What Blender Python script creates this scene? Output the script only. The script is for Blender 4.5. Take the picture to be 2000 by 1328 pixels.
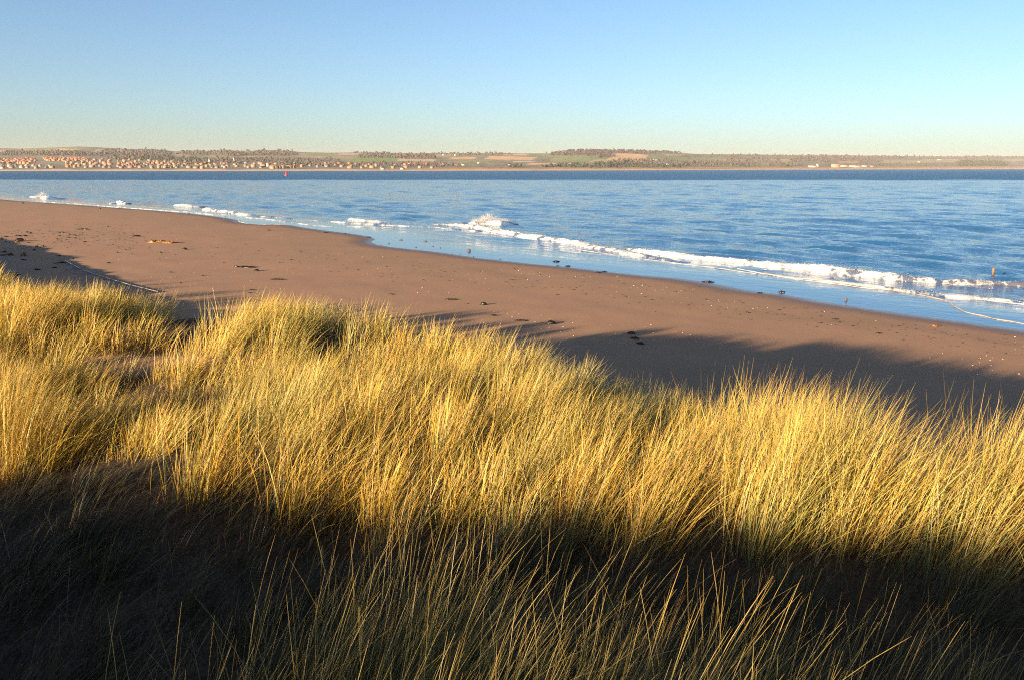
import bpy, math, random
import numpy as np
from mathutils import Vector

for o in list(bpy.data.objects):
    bpy.data.objects.remove(o, do_unlink=True)
sc = bpy.context.scene
COL = sc.collection
random.seed(7)
RNG = np.random.default_rng(7)

# ------------------------------------------------------------------ camera
F, CX, CY, HC = 1700.0, 1000.0, 664.0, 6.0
HOR = 329.3                                    # image row of the horizon
PITCH = math.atan((CY - HOR) / F)
cam_d = bpy.data.cameras.new('camera')
cam = bpy.data.objects.new('camera', cam_d)
COL.objects.link(cam)
cam_d.sensor_width = 36.0
cam_d.lens = 36.0 * F / 2000.0
cam_d.clip_start = 0.05
cam_d.clip_end = 60000
cam.location = (0, 0, HC)
cam.rotation_euler = (math.pi / 2 - PITCH, 0, 0)
sc.camera = cam

# ------------------------------------------------------------------ sky, sun, exposure
SUN_EL = math.radians(10.0)
SHADOW_AZ = math.radians(43.0)                 # shadows run this far right of straight ahead
w = bpy.data.worlds.new('World')
sc.world = w
w.use_nodes = True
nt = w.node_tree
bg = nt.nodes['Background']
sky = nt.nodes.new('ShaderNodeTexSky')
sky.sky_type = 'NISHITA'
sky.sun_disc = False
sky.sun_elevation = SUN_EL
sky.sun_rotation = SHADOW_AZ + math.pi
sky.air_density = 0.8
sky.dust_density = 0.85
sky.ozone_density = 2.8
nt.links.new(sky.outputs[0], bg.inputs[0])
bg.inputs[1].default_value = 0.05

sd = bpy.data.lights.new('sun', 'SUN')
sun = bpy.data.objects.new('sun', sd)
COL.objects.link(sun)
sd.energy = 4.75
sd.angle = math.radians(0.5)
sd.color = (1.0, 0.77, 0.50)
ldir = Vector((math.sin(SHADOW_AZ) * math.cos(SUN_EL), math.cos(SHADOW_AZ) * math.cos(SUN_EL), -math.sin(SUN_EL)))
sun.rotation_euler = ldir.to_track_quat('-Z', 'Y').to_euler()
sun.location = (-20, -25, 30)

vs = sc.view_settings
vs.view_transform = 'Standard'
vs.look = 'None'
vs.gamma = 1.0
vs.use_curve_mapping = False
vs.exposure = 2.07
sc.render.engine = 'CYCLES'
sc.cycles.use_denoising = False
sc.cycles.filter_width = 1.1
sc.cycles.max_bounces = 5
sc.cycles.diffuse_bounces = 2
sc.cycles.glossy_bounces = 3
sc.cycles.transmission_bounces = 3
sc.cycles.transparent_max_bounces = 6
sc.cycles.volume_bounces = 0
sc.cycles.use_adaptive_sampling = False


# ------------------------------------------------------------------ helpers
def ray(px, py):
    px = np.asarray(px, float)
    py = np.asarray(py, float)
    a = (px - CX) / F
    b = -(py - CY) / F
    c, s = math.cos(PITCH), math.sin(PITCH)
    return a, c + b * s, -s + b * c            # x, y, z per unit of optical depth


def at_z(px, py, z=0.0):
    dx, dy, dz = ray(px, py)
    k = (z - HC) / dz
    return dx * k, dy * k


def at_y(px, py, Y):
    dx, dy, dz = ray(px, py)
    k = Y / dy
    return dx * k, np.asarray(Y) + 0 * k, HC + dz * k


def _h(ix, iy, seed):
    n = (ix.astype(np.int64) * 374761393 + iy.astype(np.int64) * 668265263 + seed * 1442695041) & 0xffffffff
    n = ((n ^ (n >> 13)) * 1274126177) & 0xffffffff
    return ((n ^ (n >> 16)) & 0xffff) / 65535.0


def vn(x, y, seed=0):
    x = np.asarray(x, float)
    y = np.asarray(y, float)
    ix, iy = np.floor(x), np.floor(y)
    fx, fy = x - ix, y - iy
    fx = fx * fx * (3 - 2 * fx)
    fy = fy * fy * (3 - 2 * fy)
    a = _h(ix, iy, seed) * (1 - fx) + _h(ix + 1, iy, seed) * fx
    b = _h(ix, iy + 1, seed) * (1 - fx) + _h(ix + 1, iy + 1, seed) * fx
    return a * (1 - fy) + b * fy


def fbm(x, y, seed=0, o=3):
    r, amp, tot = 0.0, 1.0, 0.0
    for i in range(o):
        r = r + amp * vn(x * 2 ** i + 17 * i, y * 2 ** i - 9 * i, seed + i)
        tot += amp
        amp *= 0.5
    return r / tot


def sstep(a, b, x):
    t = np.clip((x - a) / (b - a), 0, 1)
    return t * t * (3 - 2 * t)


def mesh_np(name, V, quads=None, tris=None, mats=(), smooth=True, attrs=None, mat_idx=None):
    V = np.asarray(V, np.float32).reshape(-1, 3)
    me = bpy.data.meshes.new(name)
    me.vertices.add(len(V))
    me.vertices.foreach_set('co', V.ravel())
    idx, tot = [], []
    if quads is not None and len(quads):
        q = np.asarray(quads, np.int32)
        idx.append(q.ravel())
        tot.append(np.full(len(q), 4, np.int32))
    if tris is not None and len(tris):
        t = np.asarray(tris, np.int32)
        idx.append(t.ravel())
        tot.append(np.full(len(t), 3, np.int32))
    idx = np.concatenate(idx)
    tot = np.concatenate(tot)
    start = np.concatenate([[0], np.cumsum(tot)[:-1]]).astype(np.int32)
    me.loops.add(len(idx))
    me.loops.foreach_set('vertex_index', idx)
    me.polygons.add(len(tot))
    me.polygons.foreach_set('loop_start', start)
    me.polygons.foreach_set('loop_total', tot)
    if smooth:
        me.polygons.foreach_set('use_smooth', np.ones(len(tot), bool))
    if mat_idx is not None:
        me.polygons.foreach_set('material_index', np.asarray(mat_idx, np.int32))
    for m in mats:
        me.materials.append(m)
    for k, a in (attrs or {}).items():
        a = np.asarray(a, np.float32)
        if a.ndim == 2:
            if a.shape[1] == 3:
                a = np.concatenate([a, np.ones((len(a), 1), np.float32)], 1)
            at = me.attributes.new(k, 'FLOAT_COLOR', 'POINT')
            at.data.foreach_set('color', a.ravel())
        else:
            at = me.attributes.new(k, 'FLOAT', 'POINT')
            at.data.foreach_set('value', a)
    me.update(calc_edges=True)
    me.validate(verbose=False)
    return me


def link(name, me, parent=None, loc=None):
    o = bpy.data.objects.new(name, me)
    COL.objects.link(o)
    if parent is not None:
        o.parent = parent
    if loc is not None:
        o.location = loc
    return o


def tag(o, label=None, cat=None, group=None, kind=None):
    if label:
        o['label'] = label
    if cat:
        o['category'] = cat
    if group:
        o['group'] = group
    if kind:
        o['kind'] = kind
    return o


def grid_quads(nr, nc):
    i = np.arange(nr - 1)[:, None] * nc + np.arange(nc - 1)[None, :]
    return np.stack([i, i + 1, i + nc + 1, i + nc], -1).reshape(-1, 4)


# ------------------------------------------------------------------ materials
def new_mat(name):
    m = bpy.data.materials.new(name)
    m.use_nodes = True
    t = m.node_tree
    return m, t, t.nodes['Principled BSDF']


def N(t, typ, **kw):
    n = t.nodes.new(typ)
    for k, v in kw.items():
        setattr(n, k, v)
    return n


def noise(t, scale, detail=4, rough=0.55, vec=None):
    n = N(t, 'ShaderNodeTexNoise')
    n.inputs['Scale'].default_value = scale
    n.inputs['Detail'].default_value = detail
    n.inputs['Roughness'].default_value = rough
    if vec is not None:
        t.links.new(vec, n.inputs['Vector'])
    return n


def ramp(t, fac, stops):
    r = N(t, 'ShaderNodeValToRGB')
    e = r.color_ramp.elements
    while len(e) < len(stops):
        e.new(0.5)
    for el, (p, c) in zip(e, stops):
        el.position = p
        el.color = (c[0], c[1], c[2], 1) if not isinstance(c, (int, float)) else (c, c, c, 1)
    t.links.new(fac, r.inputs[0])
    return r


def mixc(t, fac, a, b):
    m = N(t, 'ShaderNodeMix', data_type='RGBA')
    for s, v in ((m.inputs[0], fac), (m.inputs[6], a), (m.inputs[7], b)):
        if hasattr(v, 'links'):
            t.links.new(v, s)
        elif isinstance(v, (int, float)):
            s.default_value = v
        else:
            s.default_value = (v[0], v[1], v[2], 1)
    return m.outputs[2]


def math_n(t, op, a, b=None, clamp=False):
    m = N(t, 'ShaderNodeMath', operation=op, use_clamp=clamp)
    for s, v in ((m.inputs[0], a), (m.inputs[1], b)):
        if v is None:
            continue
        if hasattr(v, 'links'):
            t.links.new(v, s)
        else:
            s.default_value = v
    return m.outputs[0]


def attr(t, name):
    a = N(t, 'ShaderNodeAttribute', attribute_name=name)
    return a


def objco(t):
    return N(t, 'ShaderNodeTexCoord').outputs['Object']


def mapped(t, vec, scale, rot=0.0):
    m = N(t, 'ShaderNodeMapping')
    m.inputs['Scale'].default_value = scale
    m.inputs['Rotation'].default_value = (0, 0, rot)
    t.links.new(vec, m.inputs['Vector'])
    return m.outputs[0]


def simple_mat(name, c, rough=0.8, var=0.25, scale=4.0, bump=0.0, spec=0.3):
    m, t, b = new_mat(name)
    oc = objco(t)
    n = noise(t, scale, 4, 0.6, oc)
    lo = tuple(v * (1 - var) for v in c)
    hi = tuple(min(1, v * (1 + var)) for v in c)
    r = ramp(t, n.outputs[0], [(0.3, lo), (0.7, hi)])
    t.links.new(r.outputs[0], b.inputs['Base Color'])
    b.inputs['Roughness'].default_value = rough
    b.inputs['Specular IOR Level'].default_value = spec
    if bump:
        bp = N(t, 'ShaderNodeBump')
        bp.inputs['Strength'].default_value = bump
        bp.inputs['Distance'].default_value = 0.02
        t.links.new(n.outputs[0], bp.inputs['Height'])
        t.links.new(bp.outputs[0], b.inputs['Normal'])
    return m


def sand_material(name, beach):
    m, t, b = new_mat(name)
    oc = objco(t)
    n1 = noise(t, 0.35, 5, 0.55, oc)
    n2 = noise(t, 60.0, 3, 0.6, oc)
    n3 = noise(t, 3.0, 4, 0.6, mapped(t, oc, (1.0, 0.25, 1), math.radians(40)))
    dry = mixc(t, ramp(t, n1.outputs[0], [(0.35, 0.0), (0.65, 1.0)]).outputs[0], (0.335, 0.192, 0.108), (0.385, 0.222, 0.126))
    dry = mixc(t, math_n(t, 'MULTIPLY', n3.outputs[0], 0.6), dry, (0.285, 0.157, 0.088))
    dry = mixc(t, ramp(t, n2.outputs[0], [(0.55, 0.0), (0.75, 0.6)]).outputs[0], dry, (0.25, 0.14, 0.08))
    bp = N(t, 'ShaderNodeBump')
    bp.inputs['Strength'].default_value = 0.35 if beach else 0.8
    bp.inputs['Distance'].default_value = 0.012
    if beach:
        wv = attr(t, 'wet').outputs['Fac']
        wet = math_n(t, 'ADD', wv, math_n(t, 'MULTIPLY', math_n(t, 'SUBTRACT', n3.outputs[0], 0.5), 0.35), True)
        wet = ramp(t, wet, [(0.05, 0.0), (0.85, 1.0)]).outputs[0]
        col = mixc(t, wet, dry, (0.135, 0.078, 0.052))
        t.links.new(ramp(t, wet, [(0.0, 0.9), (0.6, 0.62), (1.0, 0.30)]).outputs[0], b.inputs['Roughness'])
        t.links.new(col, b.inputs['Base Color'])
        r1 = noise(t, 7.0, 4, 0.65, mapped(t, oc, (1.0, 0.45, 1), math.radians(40)))
        h = math_n(t, 'ADD', math_n(t, 'MULTIPLY', n2.outputs[0], 0.3), r1.outputs[0])
        h = math_n(t, 'MULTIPLY', h, math_n(t, 'SUBTRACT', 1.05, wet))
        t.links.new(h, bp.inputs['Height'])
    else:
        lit = noise(t, 9.0, 5, 0.7, mapped(t, oc, (1, 2.5, 1), 0.4))
        la = math_n(t, 'ADD', attr(t, 'litter').outputs['Fac'], math_n(t, 'MULTIPLY', math_n(t, 'SUBTRACT', lit.outputs[0], 0.5), 1.2), True)
        leaf = mixc(t, ramp(t, noise(t, 25.0, 4, 0.7, oc).outputs[0], [(0.35, 0.0), (0.65, 1.0)]).outputs[0], (0.022, 0.014, 0.008), (0.075, 0.044, 0.02))  # dead leaf litter, its brown deepened to paint in shade below the grass
        col = mixc(t, ramp(t, la, [(0.3, 0.0), (0.6, 1.0)]).outputs[0], dry, leaf)
        t.links.new(col, b.inputs['Base Color'])
        b.inputs['Roughness'].default_value = 0.9
        bp.inputs['Distance'].default_value = 0.03
        t.links.new(lit.outputs[0], bp.inputs['Height'])
    b.inputs['Specular IOR Level'].default_value = 0.25
    t.links.new(bp.outputs[0], b.inputs['Normal'])
    return m


def sea_material():
    m, t, b = new_mat('sea_water')
    oc = objco(t)
    far = attr(t, 'far').outputs['Fac']
    silt = attr(t, 'silt').outputs['Fac']
    foam = attr(t, 'foam').outputs['Fac']
    calm = attr(t, 'calm').outputs['Fac']
    # colour of the water body: blue-green deep, brown where the waves stir up sand
    body = mixc(t, silt, (0.012, 0.080, 0.19), (0.11, 0.065, 0.035))
    # lacy foam
    lv = mapped(t, oc, (1.0, 1.0, 1.0), math.radians(-40))
    ln = noise(t, 2.3, 6, 0.62, mapped(t, lv, (1.0, 0.55, 1.0)))
    vo = N(t, 'ShaderNodeTexVoronoi', feature='DISTANCE_TO_EDGE')
    vo.inputs['Scale'].default_value = 2.2
    wv = N(t, 'ShaderNodeVectorMath', operation='ADD')
    t.links.new(mapped(t, lv, (1.0, 0.6, 1.0)), wv.inputs[0])
    t.links.new(ln.outputs['Color'], wv.inputs[1])
    t.links.new(wv.outputs[0], vo.inputs['Vector'])
    lace = ramp(t, vo.outputs['Distance'], [(0.0, 1.0), (0.22, 0.0)]).outputs[0]
    th = math_n(t, 'ADD', math_n(t, 'MULTIPLY', ln.outputs[0], 0.8), math_n(t, 'MULTIPLY', lace, 0.22))
    fm = math_n(t, 'SUBTRACT', math_n(t, 'ADD', foam, th), 0.98)
    fm = ramp(t, math_n(t, 'MULTIPLY', fm, 3.2, True), [(0.0, 0.0), (0.9, 1.0)]).outputs[0]
    col = mixc(t, fm, body, (0.46, 0.46, 0.46))
    t.links.new(col, b.inputs['Base Color'])
    r0 = math_n(t, 'ADD', math_n(t, 'MULTIPLY', far, 0.22), math_n(t, 'ADD', math_n(t, 'MULTIPLY', attr(t, 'rough').outputs['Fac'], 0.09), 0.03))
    rr = N(t, 'ShaderNodeMix', data_type='FLOAT')
    t.links.new(fm, rr.inputs[0])
    t.links.new(r0, rr.inputs[2])
    rr.inputs[3].default_value = 0.8
    t.links.new(rr.outputs[0], b.inputs['Roughness'])
    b.inputs['IOR'].default_value = 1.33
    # ripples
    w1 = noise(t, 1.1, 5, 0.6, mapped(t, lv, (1.0, 0.45, 1.0)))
    w2 = noise(t, 5.5, 4, 0.6, mapped(t, lv, (1.0, 0.6, 1.0)))
    w3 = noise(t, 0.22, 6, 0.68, mapped(t, lv, (1.0, 0.5, 1.0)))
    h = math_n(t, 'ADD', math_n(t, 'MULTIPLY', w1.outputs[0], 0.15), math_n(t, 'MULTIPLY', w2.outputs[0], 0.035))
    h = math_n(t, 'MULTIPLY', h, math_n(t, 'SUBTRACT', 1.0, math_n(t, 'MULTIPLY', calm, 0.86)))
    h = math_n(t, 'ADD', h, math_n(t, 'MULTIPLY', w3.outputs[0], math_n(t, 'ADD', math_n(t, 'MULTIPLY', far, 5.0), math_n(t, 'MULTIPLY', math_n(t, 'SUBTRACT', 1.0, calm), 0.3))))
    h = math_n(t, 'ADD', h, math_n(t, 'MULTIPLY', fm, 0.03))
    bp = N(t, 'ShaderNodeBump')
    bp.inputs['Strength'].default_value = 1.0
    bp.inputs['Distance'].default_value = 1.0
    t.links.new(h, bp.inputs['Height'])
    t.links.new(bp.outputs[0], b.inputs['Normal'])
    return m


def vcol_mat(name, rough=0.9, spec=0.2, translucent=0.0, nscale=None, namp=0.25):
    m, t, b = new_mat(name)
    c = attr(t, 'col').outputs['Color']
    if nscale:
        n = noise(t, nscale, 5, 0.6, objco(t))
        f = N(t, 'ShaderNodeMix', data_type='RGBA', blend_type='MULTIPLY')
        f.inputs[0].default_value = 1.0
        t.links.new(c, f.inputs[6])
        t.links.new(ramp(t, n.outputs[0], [(0.3, 1 - namp), (0.7, 1 + namp)]).outputs[0], f.inputs[7])
        c = f.outputs[2]
    t.links.new(c, b.inputs['Base Color'])
    b.inputs['Roughness'].default_value = rough
    b.inputs['Specular IOR Level'].default_value = spec
    if translucent:
        tr = N(t, 'ShaderNodeBsdfTranslucent')
        t.links.new(c, tr.inputs['Color'])
        mx = N(t, 'ShaderNodeMixShader')
        mx.inputs[0].default_value = translucent
        t.links.new(b.outputs[0], mx.inputs[1])
        t.links.new(tr.outputs[0], mx.inputs[2])
        t.links.new(mx.outputs[0], t.nodes['Material Output'].inputs['Surface'])
    return m


M_BEACH = sand_material('beach_sand', True)
M_DUNE = sand_material('dune_sand', False)
M_SEA = sea_material()
M_GRASS = vcol_mat('marram_leaf', 0.5, 0.4, 0.12)
M_HILL = vcol_mat('farmland', 0.95, 0.1, 0, 0.02, 0.22)
M_WOOD = vcol_mat('far_foliage', 0.95, 0.1, 0.0)
M_WEED = simple_mat('seaweed_dark', (0.018, 0.013, 0.008), 0.45, 0.5, 9, 0.4, 0.5)
M_KELP = simple_mat('seaweed_orange', (0.21, 0.10, 0.032), 0.55, 0.5, 9, 0.4, 0.4)
M_STONE = simple_mat('beach_stone', (0.10, 0.065, 0.05), 0.7, 0.4, 7, 0.4)
M_SCUM = simple_mat('sandy_scum', (0.33, 0.27, 0.22), 0.8, 0.2, 9, 0.3, 0.2)
M_SHELL = simple_mat('shell', (0.62, 0.54, 0.46), 0.5, 0.2, 30)
M_FOAM = simple_mat('foam', (0.46, 0.46, 0.46), 0.85, 0.08, 12, 0.5, 0.2)
M_SPRAY, _t, _b = new_mat('sea_spray')
_b.inputs['Base Color'].default_value = (0.62, 0.62, 0.62, 1)
_b.inputs['Roughness'].default_value = 0.8
_tr = N(_t, 'ShaderNodeBsdfTranslucent')
_tr.inputs['Color'].default_value = (0.8, 0.8, 0.8, 1)
_mx = N(_t, 'ShaderNodeMixShader')
_mx.inputs[0].default_value = 0.45
_t.links.new(_b.outputs[0], _mx.inputs[1])
_t.links.new(_tr.outputs[0], _mx.inputs[2])
_t.links.new(_mx.outputs[0], _t.nodes['Material Output'].inputs['Surface'])
M_CONC = simple_mat('weathered_concrete', (0.27, 0.17, 0.12), 0.85, 0.3, 3, 0.4)
M_FROST = simple_mat('frosted_edge', (0.22, 0.22, 0.24), 0.8, 0.2, 14, 0.4)
M_POST = simple_mat('weathered_post', (0.15, 0.09, 0.045), 0.8, 0.4, 12, 0.5)
M_POSTD = simple_mat('wet_post_wood', (0.10, 0.05, 0.03), 0.5, 0.4, 12, 0.5)
M_RED = simple_mat('buoy_red', (0.62, 0.035, 0.03), 0.45, 0.15, 2)
M_MAST = simple_mat('mast_steel', (0.25, 0.25, 0.27), 0.6, 0.1, 1)

# ------------------------------------------------------------------ shoreline and land shape
SH_PX = [(0, 391), (50, 394), (100, 397.5), (200, 404.5), (300, 412), (370, 418), (430, 425), (462, 429.5), (470, 434.5),
         (480, 438), (520, 440), (560, 439), (600, 446.5), (650, 453), (700, 459), (728, 464), (733, 468), (722, 475), (740, 480),
         (780, 485.5), (850, 492.5), (940, 505.5), (1050, 517.5), (1100, 521.5), (1180, 531), (1270, 540.5), (1330, 545),
         (1390, 554), (1470, 570), (1530, 576), (1600, 589), (1700, 604), (1800, 618.5), (1900, 632), (2000, 646)]
sx, sy = at_z([p[0] for p in SH_PX], [p[1] for p in SH_PX])
SH = np.stack([sx, sy], 1)
dl = np.array([-0.65, 0.76])
SH = np.concatenate([[SH[0] + dl * 1500, SH[0] + dl * 300], SH, [SH[-1] - dl * 25, SH[-1] - dl * 300]])


def dist_poly(x, y, P):
    """unsigned distance to a polyline, and the sign (+ on its left-hand, inland side)"""
    x = np.asarray(x, float)
    y = np.asarray(y, float)
    best = np.full(x.shape, 1e18)
    sg = np.zeros(x.shape)
    for (ax, ay), (bx, by) in zip(P[:-1], P[1:]):
        ex, ey = bx - ax, by - ay
        L2 = ex * ex + ey * ey + 1e-12
        k = np.clip(((x - ax) * ex + (y - ay) * ey) / L2, 0, 1)
        dx, dy = x - ax - k * ex, y - ay - k * ey
        d = dx * dx + dy * dy
        cr = ex * dy - ey * dx
        mm = d < best
        best = np.where(mm, d, best)
        sg = np.where(mm, cr, sg)
    return np.sqrt(best), sg


def shore_s(x, y):
    d, s = dist_poly(x, y, SH)
    return np.where(s < 0, d, -d)              # inland positive (walking from far to near, land is on the right)


def beach_z(x, y, s=None):
    if s is None:
        s = shore_s(x, y)
    z = np.where(s > 0, 0.62 * (1 - np.exp(-np.maximum(s, 0) / 13.0)) + 0.004 * np.maximum(s, 0), 0.05 * s)
    z = np.maximum(z, -3.0)
    z = z + np.clip(s - 2, 0, 4) / 4 * 0.08 * (fbm(x * 0.15, y * 0.15, 3) - 0.5) + np.clip(s - 1, 0, 2) / 2 * 0.03 * (fbm((0.76 * x + 0.65 * y) * 0.9, (0.76 * y - 0.65 * x) * 0.3, 5) - 0.5)
    return z


def on_beach(px, py):
    z = 0.3
    for _ in range(6):
        x, y = at_z(px, py, z)
        z = float(beach_z(np.array([float(x)]), np.array([float(y)]))[0])
    return float(x), float(y), z


CP = np.array([
    (3.1, 5.0, 3.45),
    (0, 0, 4.3), (-3, 0, 4.5), (3, 0, 4.1), (0, 1.6, 3.95), (0, 2.9, 3.55), (-2.5, 3.0, 3.5), (2.5, 3, 3.45), (0, 4.1, 3.46), (-2.8, 4.6, 3.5),
    (2.5, 4.1, 3.4), (0, 5.3, 3.62), (1.8, 5.2, 3.62), (3.4, 5.6, 3.52), (-2, 6.1, 3.66), (-4, 6.4, 3.62), (0, 7.3, 3.72), (2, 7.2, 3.36),
    (-2, 8.2, 3.66), (-5.3, 10.8, 3.62), (-3.5, 10.6, 3.58), (-3.3, 9.2, 3.28), (-5.2, 9.0, 3.28), (-1.6, 9.6, 3.38), (-6.5, 13, 3.70), (-4, 13.2, 3.68), (-1.6, 12.6, 3.60), (0.3, 10.6, 3.50),
    (2, 9.6, 3.08), (3.6, 8.6, 2.92), (5, 6.8, 2.75), (7, 5.2, 2.7), (3.2, 7.2, 3.05), (-9, 9, 3.6), (-9.5, 14, 3.5), (-8, 17, 2.65), (-12, 20.5, 2.6), (-18, 29, 2.0),
    (-25, 36, 2.1), (-42, 62, 2.1), (-25, 20, 2.6), (-12, -5.5, 5.86), (-6, -5.2, 5.71), (0, -5, 5.2), (-18, -4, 5.6), (-26, 2, 4.6), (8, -4, 4.4),
    (14, -2, 3.6), (-16, 8, 3.9), (10, -12, 4.6), (-10, -14, 5.6), (-60, 60, 2.4), (-50, 30, 3.5)], float)


def tps_fit(C):
    n = len(C)
    r = np.hypot(C[:, None, 0] - C[None, :, 0], C[:, None, 1] - C[None, :, 1])
    K = np.where(r > 0, r * r * np.log(r + 1e-9), 0) + np.eye(n) * 0.6
    P = np.concatenate([np.ones((n, 1)), C[:, :2]], 1)
    A = np.block([[K, P], [P.T, np.zeros((3, 3))]])
    return np.linalg.solve(A, np.concatenate([C[:, 2], np.zeros(3)]))


TW = tps_fit(CP)


def top_z(x, y):
    z = TW[-3] + TW[-2] * x + TW[-1] * y
    for i, c in enumerate(CP):
        r = np.hypot(x - c[0], y - c[1])
        z = z + TW[i] * r * r * np.log(r + 1e-9)
    z = np.clip(z, 0.8, 6.6)
    return z + 0.32 * (fbm(x * 0.75, y * 0.75, 11, 2) - 0.5)


def u_edge(t):
    return np.interp(t, [-30, -6, 0, 3, 7.6, 12.3, 17, 30, 90], [9, 9, 8.2, 7.6, 6.4, 5.6, 5.0, 5.0, 5.0])


def uv_of(x, y):
    return 0.76 * x + 0.65 * y, -0.65 * x + 0.76 * y


def dune_z(x, y):
    u, t = uv_of(x, y)
    zb = beach_z(x, y)
    ue = u_edge(t) + 1.2 * (fbm(t * 0.35, u * 0.1, 21) - 0.5)
    k = sstep(0, 1, (ue + 4.6 - u) / 4.6)
    return zb - 0.12 + (top_z(x, y) - zb + 0.12) * k


def bare(x, y):
    """1 where the sand between the tussocks stays open"""
    b = np.exp(-(((x + 4.9) / 1.3) ** 2 + ((y - 10.85) / 0.42) ** 2) * 1.0)
    b = np.maximum(b, 0.95 * np.exp(-(((x + 3.0) / 1.0) ** 2 + ((y - 10.55) / 0.32) ** 2)))
    b = np.maximum(b, 0.95 * np.exp(-(((x - 3.0) / 0.2) ** 2 + ((y - 6.1) / 0.6) ** 2)))
    return b


# beach: one sheet, fanned out from below the viewpoint
nr, nc = 210, 340
rows = 1.0 / np.linspace(1 / 9.0, 1 / 420.0, nr)
rows = np.concatenate([rows, [600, 1000, 1500]])
nr = len(rows)
ang = np.radians(np.linspace(-62, 46, nc))
R, A = np.meshgrid(rows, ang, indexing='ij')
X, Y = R * np.tan(A) * 1.0, R.copy()
S = shore_s(X, Y)
Z = beach_z(X, Y, S)
wet = np.clip(1.0 - S / (2.0 + 1.6 * fbm(X * 0.08, Y * 0.08, 8)), 0, 1)
me = mesh_np('beach', np.stack([X, Y, Z], -1), grid_quads(nr, nc)[:, ::-1], mats=[M_BEACH], attrs={'wet': wet.ravel()})
tag(link('beach', me), 'smooth brown sand beach sloping down to the sea', kind='structure')

# dune
gx = np.concatenate([np.arange(-70, -14, 0.8), np.arange(-14, 14, 0.16), np.arange(14, 26, 0.6)])
gy = np.concatenate([np.arange(-22, 1, 0.5), np.arange(1, 18, 0.16), np.arange(18, 80, 0.8)])
Y, X = np.meshgrid(gy, gx, indexing='ij')
Z = dune_z(X, Y)
_u, _t = uv_of(X, Y)
litter = (1 - np.clip(bare(X, Y) * 1.3, 0, 1)) * (1 - sstep(0.5, 3.5, _u - u_edge(_t)))
me = mesh_np('dune', np.stack([X, Y, Z], -1), grid_quads(len(gy), len(gx)), mats=[M_DUNE], attrs={'litter': litter.ravel()})
tag(link('dune', me), 'sand dune under the marram grass above the beach', kind='structure')

# ------------------------------------------------------------------ sea
BREAKERS = []


def px_line(pts, step=0.15):
    x, y = at_z([p[0] for p in pts], [p[1] for p in pts])
    P = np.stack([x, y], 1)
    d = np.concatenate([[0], np.cumsum(np.hypot(*np.diff(P, axis=0).T))])
    n = max(8, int(d[-1] / step))
    k = np.linspace(0, d[-1], n)
    # smooth a little
    Q = np.stack([np.interp(k, d, P[:, 0]), np.interp(k, d, P[:, 1])], 1)
    for _ in range(6):
        Q[1:-1] = 0.25 * Q[:-2] + 0.5 * Q[1:-1] + 0.25 * Q[2:]
    return Q, k


WCOMP = []
_r = np.random.default_rng(5)
for lam, cnt, st in [(1.5, 8, 0.026), (2.2, 8, 0.026), (3.2, 7, 0.024), (5.0, 6, 0.016), (8.0, 5, 0.011), (14.0, 5, 0.008)]:
    for _ in range(cnt):
        th = math.atan2(-0.65, -0.76) + _r.normal(0, 0.5)
        l = lam * _r.uniform(0.8, 1.25)
        WCOMP.append((l, math.cos(th) * 2 * math.pi / l, math.sin(th) * 2 * math.pi / l, _r.uniform(0, 6.28), st * l / 2.2))


def sea_z(x, y, spacing, s):
    z = np.zeros(x.shape)
    for l, kx, ky, ph, a in WCOMP:
        fade = np.clip((l / (spacing * 2.2)) - 1, 0, 1)
        v = np.sin(kx * x + ky * y + ph)
        z += a * fade * (v + 0.25 * v * v - 0.12)
    g = 0.45 + 1.1 * fbm(x / 23.0, y / 23.0, 31, 2)
    sh = sstep(3.0, 16.0, -s)
    return 0.62 * z * g * sh


nc = 430
rows = [17.0]
while rows[-1] < 1000:
    rows.append(rows[-1] + np.interp(rows[-1], [17, 60, 150, 320, 520, 1000], [0.22, 0.5, 1.0, 1.7, 3.2, 7.0]))
rows = np.concatenate([rows, np.geomspace(1020, 13900, 30)])
spac = np.gradient(rows)
nr = len(rows)
ang = np.radians(np.linspace(-44, 44, nc))
R, A = np.meshgrid(rows, ang, indexing='ij')
SPC = np.broadcast_to(spac[:, None], R.shape)
X, Y = R * np.tan(A), R.copy()
S = shore_s(X, Y)
Z = sea_z(X, Y, np.maximum(SPC, R * 0.0025), S)
calm = 1 - sstep(2.0, 14.0, -S)
edge = 430 + 70 * (fbm(X / 35.0, Y / 60.0, 41, 3) - 0.5) + X * -0.03
far = sstep(0, 60, Y - edge)
foam = np.zeros(X.shape)
silt = np.zeros(X.shape)
# water churned white between the two lines of surf
BETW = [((1230, 492), (1400, 508), (1560, 530), (1700, 549), (1850, 563), (2000, 572), (2150, 582)), ]
for pts in BETW:
    Q, _ = px_line(pts, 1.0)
    d, _s = dist_poly(X, Y, Q[::3])
    foam = np.maximum(foam, 0.33 * np.clip(1.3 - d / 3.2, 0, 1))
    silt = np.maximum(silt, 0.2 * np.clip(1.3 - d / 4.0, 0, 1))
me = mesh_np('sea', np.stack([X, Y, Z], -1), grid_quads(nr, nc)[:, ::-1], mats=[M_SEA],
             attrs={'far': far.ravel(), 'rough': sstep(60, 420, Y).ravel(), 'calm': calm.ravel(), 'foam': foam.ravel(), 'silt': silt.ravel()})
tag(link('sea', me), 'rippled blue sea with a darker band beyond the shallows', kind='structure')


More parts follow.
